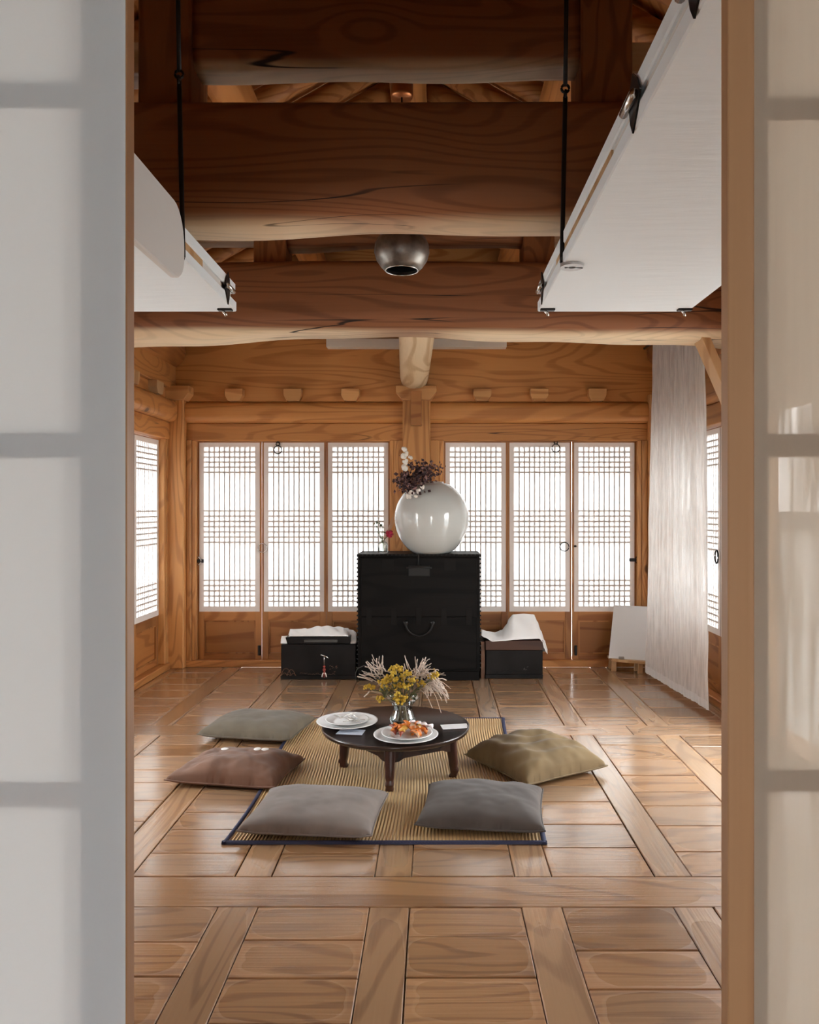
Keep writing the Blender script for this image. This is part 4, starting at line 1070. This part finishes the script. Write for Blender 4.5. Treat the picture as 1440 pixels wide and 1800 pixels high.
me = bpy.data.meshes.new('mesh'); me.from_pydata(vs, [], fs); me.update()
link('woven_reeds', me, MATM, mt)
BLUE = plain('navy_binding', (0.028, 0.032, 0.075), 0.8, bump=0.2, bscale=200)
def border(u, v, along, side):
    if along == 'x': return Vector((MX0 - 0.004 + (MX1 - MX0 + 0.008) * u + mx_edge(MY0 if side < 0 else MY1), (MY0 if side < 0 else MY1) + side * (0.004 - 0.024 * v), 0.0115 if 0.1 < v < 0.9 else 0.002))
    y = MY0 - 0.004 + (MY1 - MY0 + 0.008) * u
    return Vector(((MX0 if side < 0 else MX1) + mx_edge(y) + side * (0.004 - 0.026 * v), y, 0.0118 if 0.1 < v < 0.9 else 0.002))
for along, side in (('x', -1), ('x', 1), ('y', -1), ('y', 1)):
    link('binding', grid_mesh(50, 5, lambda u, v: border(u, v, along, side) - mt.location), BLUE, mt)

# ------------------------------------------------------------------ cushions
t_top = {}
def cushion(label, cx, cy, w, dpt, h, rz, mat, seed, wrinkle=0.004, pinch=0.05, folds=0.0, zoff=0.014):
    t = thing('floor_cushion', (cx, cy, zoff), label, 'cushion', 'floor cushions round the low table', rz=rz)
    rnd = random.Random(seed); s3 = Vector((rnd.uniform(0, 50), rnd.uniform(0, 50), 0))
    n = 60
    def outline(u, v):
        x = u * w / 2 * (1 - pinch * (1 - abs(v) ** 2.2) * abs(u) ** 3)
        y = v * dpt / 2 * (1 - pinch * (1 - abs(u) ** 2.2) * abs(v) ** 3)
        return x, y
    def edge_z(u, v): return 0.021 + 0.012 * (abs(u * v)) ** 4
    def top(u_, v_):
        u, v = u_ * 2 - 1, v_ * 2 - 1
        x, y = outline(u, v)
        f = ((1 - abs(u) ** 2.6) * (1 - abs(v) ** 2.6)); f = max(0.0, f) ** 0.36
        z = edge_z(u, v) + (h - 0.021) * f
        z += wrinkle * f ** 0.6 * mnoise.noise(Vector((x * 9, y * 9, 0)) + s3) * 2 + wrinkle * 0.5 * mnoise.noise(Vector((x * 24, y * 24, 3)) + s3)
        if folds:
            a = x * 0.8 + y * 0.6; b = -x * 0.6 + y * 0.8
            z += folds * f * math.sin(62 * a + 9 * math.sin(6 * b + 1) + 3 * mnoise.noise(Vector((x * 4, y * 4, 9)))) * (0.5 + 0.5 * mnoise.noise(Vector((x * 5, y * 5, 4)) + s3))
            z += 0.022 * f * mnoise.noise(Vector((x * 3.2, y * 3.2, 1)) + s3)
        return (x, y, z)
    def bot(u_, v_):
        u, v = u_ * 2 - 1, v_ * 2 - 1
        x, y = outline(u, v); f = max(0.0, (1 - abs(u) ** 6) * (1 - abs(v) ** 6)) ** 0.6
        return (x, y, edge_z(u, v) * (1 - f))
    A = grid_mesh(n, n, top); B = grid_mesh(n, n, bot)
    bm = bmesh.new(); bm.from_mesh(A); bm.from_mesh(B); bmesh.ops.remove_doubles(bm, verts=bm.verts, dist=0.0004); bmesh.ops.recalc_face_normals(bm, faces=bm.faces)
    link('cover', bm_mesh(bm, True), mat, t)
    pts = []
    m = 26
    for k in range(m): pts.append((-1 + 2 * k / m, -1))
    for k in range(m): pts.append((1, -1 + 2 * k / m))
    for k in range(m): pts.append((1 - 2 * k / m, 1))
    for k in range(m): pts.append((-1, 1 - 2 * k / m))
    P = []
    for u, v in pts:
        x, y = outline(u, v); P.append(Vector((x * 1.004, y * 1.004, edge_z(u, v))))
    link('seam', tube_mesh(P, 0.0038, 6, True), mat, t)
    t_top[t.name] = top
    return t
def velvet(name, col, sheen=0.6, var=0.12):
    m = plain(name, col, 0.8, var=var, vscale=7, bump=0.05, bscale=300, sheen=sheen * 0.25, spec=0.15)
    return m
CU1 = velvet('grey_taupe_velvet', (0.225, 0.190, 0.170), 0.5); CU2 = velvet('charcoal_velvet', (0.100, 0.086, 0.078), 0.5)
CU3 = velvet('olive_velvet', (0.185, 0.125, 0.060), 0.5); CU4 = velvet('moss_grey_velvet', (0.150, 0.125, 0.090), 0.5); CU5 = velvet('cocoa_velvet', (0.190, 0.100, 0.065), 0.6)
cushion('taupe grey velvet cushion in front, on the mat corner', -0.50, 3.30, 0.55, 0.455, 0.10, math.radians(-5), CU1, 1)
cushion('charcoal velvet cushion in front of the fruit plate', 0.215, 3.355, 0.53, 0.46, 0.105, math.radians(-7), CU2, 2)
cushion('crumpled olive velvet cushion turned cornerwise on the bare boards', 0.525, 3.985, 0.52, 0.52, 0.15, math.radians(31), CU3, 3, 0.008, 0.09, 0.013, 0.008)
cushion('moss grey velvet cushion farthest back, beside the stacked plates', -1.045, 4.585, 0.56, 0.44, 0.105, math.radians(-10), CU4, 4)
c5 = cushion('cocoa brown velvet cushion with three white dots', -0.985, 3.86, 0.56, 0.415, 0.115, math.radians(-10), CU5, 5, 0.010, 0.08, 0.004, 0.004)
DOT = plain('white_dot', (0.88, 0.86, 0.82), 0.8)
for (u_, v_) in ((0.31, 0.70), (0.63, 0.70), (0.71, 0.68)):
    q0, q1 = Vector(t_top[c5.name](u_, v_)), Vector(t_top[c5.name](u_, v_ - 0.03))
    sl = math.atan2(q0.z - q1.z, q0.y - q1.y)
    bm = bmesh.new(); bmesh.ops.create_uvsphere(bm, u_segments=14, v_segments=8, radius=0.021)
    bmesh.ops.scale(bm, vec=(1, 0.8, 0.22), verts=bm.verts)
    link('white_dot', bm_mesh(bm, True), DOT, c5, q0 + Vector((0, 0, 0.002)), (sl, 0, 0))

# ------------------------------------------------------------------ low table
TX, TY, TZ = -0.193, 3.95, 0.228; TR = 0.378
TAB = wood('dark_lacquered_table', (0.040, 0.022, 0.016), (0.016, 0.010, 0.009), 0, rough=0.22, knots=0, freq=70, tone=0.05, spec=0.6)
LEGM = wood('dark_red_leg', (0.060, 0.022, 0.014), (0.030, 0.011, 0.008), 2, rough=0.3, knots=0, freq=50)
t = thing('low_table', (TX, TY, 0.009), 'round low dark lacquered table with four hoofed legs on the mat', 'table')
prof = [(0.0, -0.022), (TR - 0.02, -0.022), (TR - 0.004, -0.014), (TR, -0.002), (TR, 0.004), (TR - 0.006, 0.006), (TR - 0.014, 0.0), (0.0, 0.0)]
link('table_top', lathe_mesh(prof, 72), TAB, t, rel(t, (TX, TY, TZ)))
legs = [(-0.207, 3.640), (-0.463, 3.975), (0.100, 3.830), (-0.165, 4.170)]
ctr = Vector((-0.184, 3.903))
for i, (lx_, ly_) in enumerate(legs):
    dvec = (Vector((lx_, ly_)) - ctr).normalized()
    def leg_fn(u, v):
        a = 2 * PI * u + PI / 4
        prof_l = [(0.0, 0.019), (0.06, 0.021), (0.12, 0.017), (0.16, 0.024), (0.22, 0.019), (0.35, 0.022), (1.0, 0.027)]
        r = interp(prof_l, v); o = interp([(0.0, -0.002), (0.16, 0.006), (0.25, 0.0), (1.0, -0.012)], v)
        c_, s_ = math.cos(a), math.sin(a); q = max(abs(c_), abs(s_)); k = (1 / q) ** 0.55
        th = math.atan2(dvec.y, dvec.x)
        xx, yy = r * c_ * k, r * s_ * k
        return (dvec.x * o + xx * math.cos(th) - yy * math.sin(th), dvec.y * o + xx * math.sin(th) + yy * math.cos(th), v * (TZ - 0.024 - 0.009))
    me = grid_mesh(24, 22, leg_fn, True, True)
    bm = bmesh.new(); bm.from_mesh(me); bmesh.ops.holes_fill(bm, edges=[e for e in bm.edges if e.is_boundary]); bmesh.ops.recalc_face_normals(bm, faces=bm.faces)
    link('leg', bm_mesh(bm, True), LEGM, t, rel(t, (lx_, ly_, 0.009)))
for i in range(4):
    a = Vector(legs[(0, 1, 3, 2)[i]]); b = Vector(legs[(1, 3, 2, 0)[i]])
    d_ = (b - a).normalized(); n_ = Vector((-d_.y, d_.x)) * 0.011
    z_hi, z_lo = TZ - 0.022, TZ - 0.088
    # apron with a shallow arched lower edge
    pts_ = [(0.0, z_lo), (0.12, z_lo), (0.2, z_lo + 0.012), (0.8, z_lo + 0.012), (0.88, z_lo), (1.0, z_lo), (1.0, z_hi), (0.0, z_hi)]
    vs = []
    for sgn in (-1, 1):
        for u_, z_ in pts_:
            p_ = a.lerp(b, u_) + n_ * sgn; vs.append((p_.x - TX, p_.y - TY, z_ - 0.009))
    m_ = len(pts_); fs = [tuple(range(m_)), tuple(range(2 * m_ - 1, m_ - 1, -1))] + [(k, (k + 1) % m_, m_ + (k + 1) % m_, m_ + k) for k in range(m_)]
    link('apron', pyd(vs, fs), TAB, t)

# plates
PLATE = plain('white_china', (0.80, 0.80, 0.79), 0.18, spec=0.5)
def plate(label, x, y, z, r):
    prof = [(0.0, 0.003), (r * 0.52, 0.003), (r * 0.56, 0.0), (r * 0.60, 0.0), (r * 0.66, 0.004), (r * 0.96, 0.014), (r, 0.0165), (r, 0.019), (r * 0.95, 0.018), (r * 0.68, 0.0085), (r * 0.6, 0.0065), (0.0, 0.0065)]
    o = link('plate', lathe_mesh(prof, 56), PLATE, None, (x, y, z)); return tag(o, label, 'plate', 'white plates on the low table')
p1 = Vector((-0.445, 3.965)); p2 = Vector((-0.134, 3.745)); zt_t = TZ + 0.001
plate('broad white plate overhanging the table edge, under the small fork plate', p1.x, p1.y, zt_t + 0.005, 0.158)
plate('small white plate on top of the stack, holding the forks', p1.x, p1.y, zt_t + 0.0125, 0.112)
plate('broad white plate at the front of the table, under the fruit plate', p2.x, p2.y, zt_t, 0.158)
plate('smaller white plate full of orange fruit slices', p2.x + 0.005, p2.y + 0.005, zt_t + 0.0075, 0.125)
# forks
def fork(label, x, y, z, rz, tilt, L=0.15):
    t = thing('fork', (x, y, z), label, 'fork', 'silver forks', rz=rz)
    bm = bmesh.new(); add_box(bm, -L / 2, L * 0.18, -0.0035, 0.0035, -0.0012, 0.0012)
    link('handle', bm_mesh(bm), STEEL, t, (0, 0, 0), (0, tilt, 0))
    bm = bmesh.new(); add_box(bm, L * 0.18, L * 0.30, -0.009, 0.009, -0.001, 0.001)
    for k in (-1, -0.33, 0.33, 1): add_box(bm, L * 0.30, L * 0.5, k * 0.0075 - 0.0013, k * 0.0075 + 0.0013, -0.001, 0.001)
    link('tines', bm_mesh(bm), STEEL, t, (0, 0, 0), (0, tilt, 0)); return t
flab = 'silver fork in the heap on the stacked white plates'
for k in range(6):
    fork(flab, p1.x + rnd.uniform(-0.03, 0.05), p1.y + rnd.uniform(-0.03, 0.03), zt_t + 0.026 + 0.004 * k, rnd.uniform(-1.2, 1.4) + (PI if k % 2 else 0), rnd.uniform(-0.22, 0.22), 0.115)
fork('silver fork leaning on the rim of the fruit plate', p2.x - 0.070, p2.y - 0.085, zt_t + 0.036, math.radians(100), 0.24, 0.15)
# fruit
ORNG = plain('orange_flesh', (0.72, 0.20, 0.025), 0.4, var=0.25, vscale=40); YELL = plain('yellow_flesh', (0.75, 0.42, 0.08), 0.4, var=0.2, vscale=40)
REDF = plain('red_peel', (0.30, 0.05, 0.02), 0.45); PALEF = plain('pale_flesh', (0.72, 0.48, 0.30), 0.5)
def wedge_mesh(L, r):
    vs, fs = [], []
    n = 9
    for i in range(n):
        a = -1.1 + 2.2 * i / (n - 1); w_ = math.cos(a / 1.1 * PI / 2) * 0.9 + 0.1
        c0 = Vector((L * math.sin(a), 0, L * (math.cos(a) - 0.75)))
        vs += [c0 + Vector((0, -r * w_, r * 0.3)), c0 + Vector((0, r * w_, r * 0.3)), c0 + Vector((0, 0, -r * w_))]
    for i in range(n - 1):
        for k in range(3):
            k2 = (k + 1) % 3; fs.append((i * 3 + k, i * 3 + k2, (i + 1) * 3 + k2, (i + 1) * 3 + k))
    fs += [(0, 1, 2), tuple((n - 1) * 3 + k for k in range(3))]
    return pyd(vs, fs, True)
wm = [wedge_mesh(0.034, 0.014), wedge_mesh(0.028, 0.013), wedge_mesh(0.038, 0.012)]
kinds = [(ORNG, 'orange fruit slice in the heap on the front plate'), (YELL, 'yellow fruit slice in the heap on the front plate'), (REDF, 'dark red fruit slice in the heap on the front plate'), (PALEF, 'pale peach fruit slice in the heap on the front plate')]
for k in range(34):
    kd_ = kinds[rnd.choices([0, 1, 2, 3], [14, 6, 4, 5])[0]]
    a = rnd.uniform(0, 2 * PI); rr = 0.085 * math.sqrt(rnd.random())
    me = wm[k % 3].copy()
    o = link('fruit_slice', me, kd_[0], None, (p2.x + 0.018 + rr * math.cos(a), p2.y + 0.02 + rr * 0.8 * math.sin(a), zt_t + 0.030 + 0.038 * (1 - rr / 0.085) * rnd.uniform(0.3, 1.0)), (rnd.uniform(-0.9, 0.9), rnd.uniform(-0.9, 0.9), rnd.uniform(0, 6.28)))
    tag(o, kd_[1], 'fruit', 'fruit slices on the front plate')
for k in range(4):
    o = link('fruit_slice', wm[1].copy(), plain('white_slice', (0.82, 0.74, 0.74), 0.5), None, (p2.x + 0.03 + 0.03 * k, p2.y + 0.06 - 0.008 * k, zt_t + 0.055 - 0.004 * k), (rnd.uniform(-0.6, 0.6), rnd.uniform(-0.6, 0.6), rnd.uniform(0, 6.28)))
    tag(o, 'white fruit slice at the back of the heaped plate', 'fruit', 'fruit slices on the front plate')
# cards
def card(label, corners, mat):
    P = [px(*q, 1.0) for q in corners]; out = []
    for q in P:
        d_ = (CAMZ - (zt_t + 0.001)) / (CAMZ - q.z); out.append(Vector((q.x * d_, d_, zt_t + 0.001)))
    c = sum(out, Vector()) / 4
    vs = [v - c for v in out] + [v - c + Vector((0, 0, 0.0015)) for v in out]
    o = link('card', pyd(vs, [(0, 1, 2, 3), (4, 5, 6, 7), (0, 1, 5, 4), (1, 2, 6, 5), (2, 3, 7, 6), (3, 0, 4, 7)]), mat, None, c); return tag(o, label, 'card')
CARDB = plain('bluish_card', (0.60, 0.66, 0.76), 0.6); CARDW = plain('white_card', (0.82, 0.82, 0.82), 0.6)
c1 = card('pale blue card lying below the stacked white plates', ((590, 1290.5), (636, 1292.5), (643, 1283.5), (600, 1281.5)), CARDB)
card('white card lying alone near the far table edge', ((779, 1282.5), (825, 1280), (820, 1272), (774, 1274.5)), CARDW)
for k in range(3):
    box('print_line', c1.location.x - 0.03 + 0.024 * k, c1.location.x - 0.012 + 0.024 * k, c1.location.y - 0.002, c1.location.y + 0.001, zt_t + 0.0026, zt_t + 0.0028, plain('card_ink', (0.25, 0.27, 0.33), 0.7), c1)

# ------------------------------------------------------------------ glass vase and bouquet on the table
VX, VY = (708 - 762) / F * 3.97, 3.972
prof = [(0.0, 0.004), (0.056, 0.004), (0.064, 0.012), (0.068, 0.030), (0.062, 0.055), (0.052, 0.080), (0.049, 0.098), (0.056, 0.122), (0.072, 0.142), (0.088, 0.155),
        (0.0865, 0.1565), (0.070, 0.145), (0.053, 0.123), (0.046, 0.098), (0.049, 0.080), (0.058, 0.055), (0.063, 0.030), (0.058, 0.016), (0.0, 0.012)]
o = link('glass_vase', lathe_mesh([(r_, z_ * 0.88) for r_, z_ in prof], 40), GLASSM, None, (VX, VY, TZ + 0.001)); tag(o, 'flared clear glass vase in the middle of the low table', 'vase')
link('water', lathe_mesh([(0.0, 0.0125), (0.0575, 0.0165), (0.0625, 0.030), (0.0575, 0.049), (0.0535, 0.06), (0.0, 0.06)], 32), glass('water', (0.95, 0.98, 0.97)), o)
t = thing('flower_bouquet', (VX, VY, TZ + 0.03), 'bouquet of yellow tansy and pale feathery plumes in the glass vase', 'flowers')
neck = Vector((VX, VY, TZ + 0.095)); D = 3.95
DRY = plain('dry_stem', (0.36, 0.26, 0.16), 0.8); SAGE = plain('sage_leaf', (0.12, 0.13, 0.06), 0.7, var=0.3, vscale=30)
YEL = plain('tansy_yellow', (0.56, 0.38, 0.035), 0.7, var=0.3, vscale=90); WISP = plain('feather_plume', (0.62, 0.52, 0.45), 0.9, var=0.2, vscale=60)
def stalk(e, mat=None, r=0.0022, bend=0.02):
    m = (neck + e) / 2 + Vector((0, 0, bend))
    b = Vector((VX + rnd.uniform(-.03, .03), VY + rnd.uniform(-.03, .03), TZ + 0.02))
    tube('stem', [b, neck + Vector((rnd.uniform(-.015, .015), rnd.uniform(-.015, .015), 0)), m, e], r, mat or SAGE, t, 5)
heads = [(755 - 60, 1174), (700, 1176), (690, 1184), (682, 1192), (675, 1200), (694, 1196), (702, 1206), (688, 1210), (648, 1206), (718, 1184), (728, 1196), (765, 1184), (742, 1202),
         (668, 1228), (700, 1220), (697, 1230), (712, 1228), (676, 1212), (715, 1206), (760, 1190), (706, 1190)]
for hx, hy in heads:
    d_ = D + rnd.uniform(-0.09, 0.05)
    if hy > 1215: d_ = D - 0.085
    e = px(hx, hy, d_); stalk(e - Vector((0, 0, 0.012)))
    bm = bmesh.new()
    for k in range(16):
        r = bmesh.ops.create_icosphere(bm, subdivisions=1, radius=rnd.uniform(0.0055, 0.0085))
        bmesh.ops.translate(bm, vec=(rnd.gauss(0, 0.012), rnd.gauss(0, 0.012), rnd.gauss(0, 0.008)), verts=r['verts'])
    link('tansy_head', bm_mesh(bm, True), YEL, t, rel(t, e))
def plume(e, n, L, mat, droop):
    stalk(e, DRY)
    bm = bmesh.new()
    out = (e - neck).normalized()
    vs_all, fs_all = [], []
    for k in range(n):
        dv = (out + Vector((rnd.gauss(0, 0.55), rnd.gauss(0, 0.45), rnd.gauss(0, 0.5)))).normalized()
        p0 = e + Vector((rnd.gauss(0, 0.012), rnd.gauss(0, 0.012), rnd.gauss(0, 0.012))); pts = []
        for q in range(6):
            u = q / 5; pts.append(p0 - t.location + dv * L * u * rnd.uniform(0.9, 1.1) + Vector((0, 0, -droop * L * u * u)) + Vector((rnd.gauss(0, .0015), 0, rnd.gauss(0, .0015))))
        me = tube_mesh(pts, rnd.uniform(0.0016, 0.0030), 5); b = len(vs_all)
        vs_all += [v.co.copy() for v in me.vertices]; fs_all += [tuple(b + i for i in f.vertices) for f in me.polygons]; bpy.data.meshes.remove(me)
    link('plume', pyd(vs_all, fs_all, True), mat, t)
for hx, hy, n, L, dr in ((735, 1190, 16, 0.09, 0.3), (742, 1182, 14, 0.085, 0.2), (750, 1196, 18, 0.10, 0.9), (755, 1206, 16, 0.10, 1.0), (760, 1195, 14, 0.09, 0.6), (668, 1180, 9, 0.08, -0.1), (660, 1192, 9, 0.10, 0.1), (728, 1186, 8, 0.08, -0.2), (745, 1210, 12, 0.08, 1.0), (715, 1196, 8, 0.07, 0.2), (690, 1190, 7, 0.06, 0.2)):
    plume(px(hx, hy, D + rnd.uniform(-0.05, 0.06)), n, L, WISP, dr)
for a, b in (((730, 1185), (733, 1160)), ((672, 1185), (665, 1163)), ((655, 1197), (628, 1189)), ((678, 1180), (671, 1173)), ((650, 1215), (640, 1225)), ((758, 1185), (767, 1177))):
    tube('pale_spike', [px(*a, D), (px(*a, D) + px(*b, D)) / 2 + Vector((0.004, 0, 0.002)), px(*b, D)], 0.0045, WISP, t, 6, taper=0.7)
for k in range(46):
    e = px(rnd.uniform(672, 735), rnd.uniform(1196, 1232), D + rnd.uniform(-0.06, 0.05))
    o = link('leaf', leaf_me, None, t, rel(t, e), (rnd.uniform(0, 6), rnd.uniform(0, 6), rnd.uniform(0, 6)))
    if not leaf_me.materials: leaf_me.materials.append(SAGE)
    o.scale = (1.3, 1.3, 1.3)
for k in range(10):
    e = px(rnd.uniform(640, 670), rnd.uniform(1186, 1226), D + rnd.uniform(-0.05, 0.05)); stalk(e, DRY, 0.0018)

# ------------------------------------------------------------------ garden beyond the paper doors
gw = thing('garden_wall', (0, 13.0, -0.55), 'low tiled garden wall seen dimly through the back doors', 'wall', kind='structure')
box('plaster_body', -9, 9, 12.9, 13.2, -0.55, 1.0, PLASTER, gw)
prism('tile_cap', [(12.75, 1.0), (13.35, 1.0), (13.05, 1.28)], -9.1, 9.1, 'yz', plain('roof_tile_grey', (0.12, 0.13, 0.14), 0.8), gw)
FOL = plain('garden_leaf', (0.06, 0.12, 0.10), 0.8, var=0.4, vscale=4)
rnd2 = random.Random(11)
for k, (gx, gz, gr, lab) in enumerate(((-3.2, 2.4, 1.2, 'dim green tree behind the doors left of the jar'), (0.6, 2.2, 1.2, 'dim green tree behind the doors right of the jar'),
                                  (4.4, 2.0, 1.0, 'dim green tree behind the door nearest the curtain'))):
    t = thing('garden_tree', (gx, 15.5, -0.55), lab, 'tree', 'trees beyond the garden wall')
    tube('trunk', [(gx, 15.5, -0.55), (gx + 0.1, 15.5, 0.8), (gx, 15.5, gz)], 0.14, TWIG, t, 8)
    bm = bmesh.new()
    for q in range(16):
        r = bmesh.ops.create_icosphere(bm, subdivisions=2, radius=gr * rnd2.uniform(0.25, 0.45))
        bmesh.ops.translate(bm, vec=(rnd2.gauss(0, gr * 0.45), rnd2.gauss(0, gr * 0.3), rnd2.gauss(0, gr * 0.4)), verts=r['verts'])
    link('crown', bm_mesh(bm), FOL, t, (0, 0, gz + 0.55))
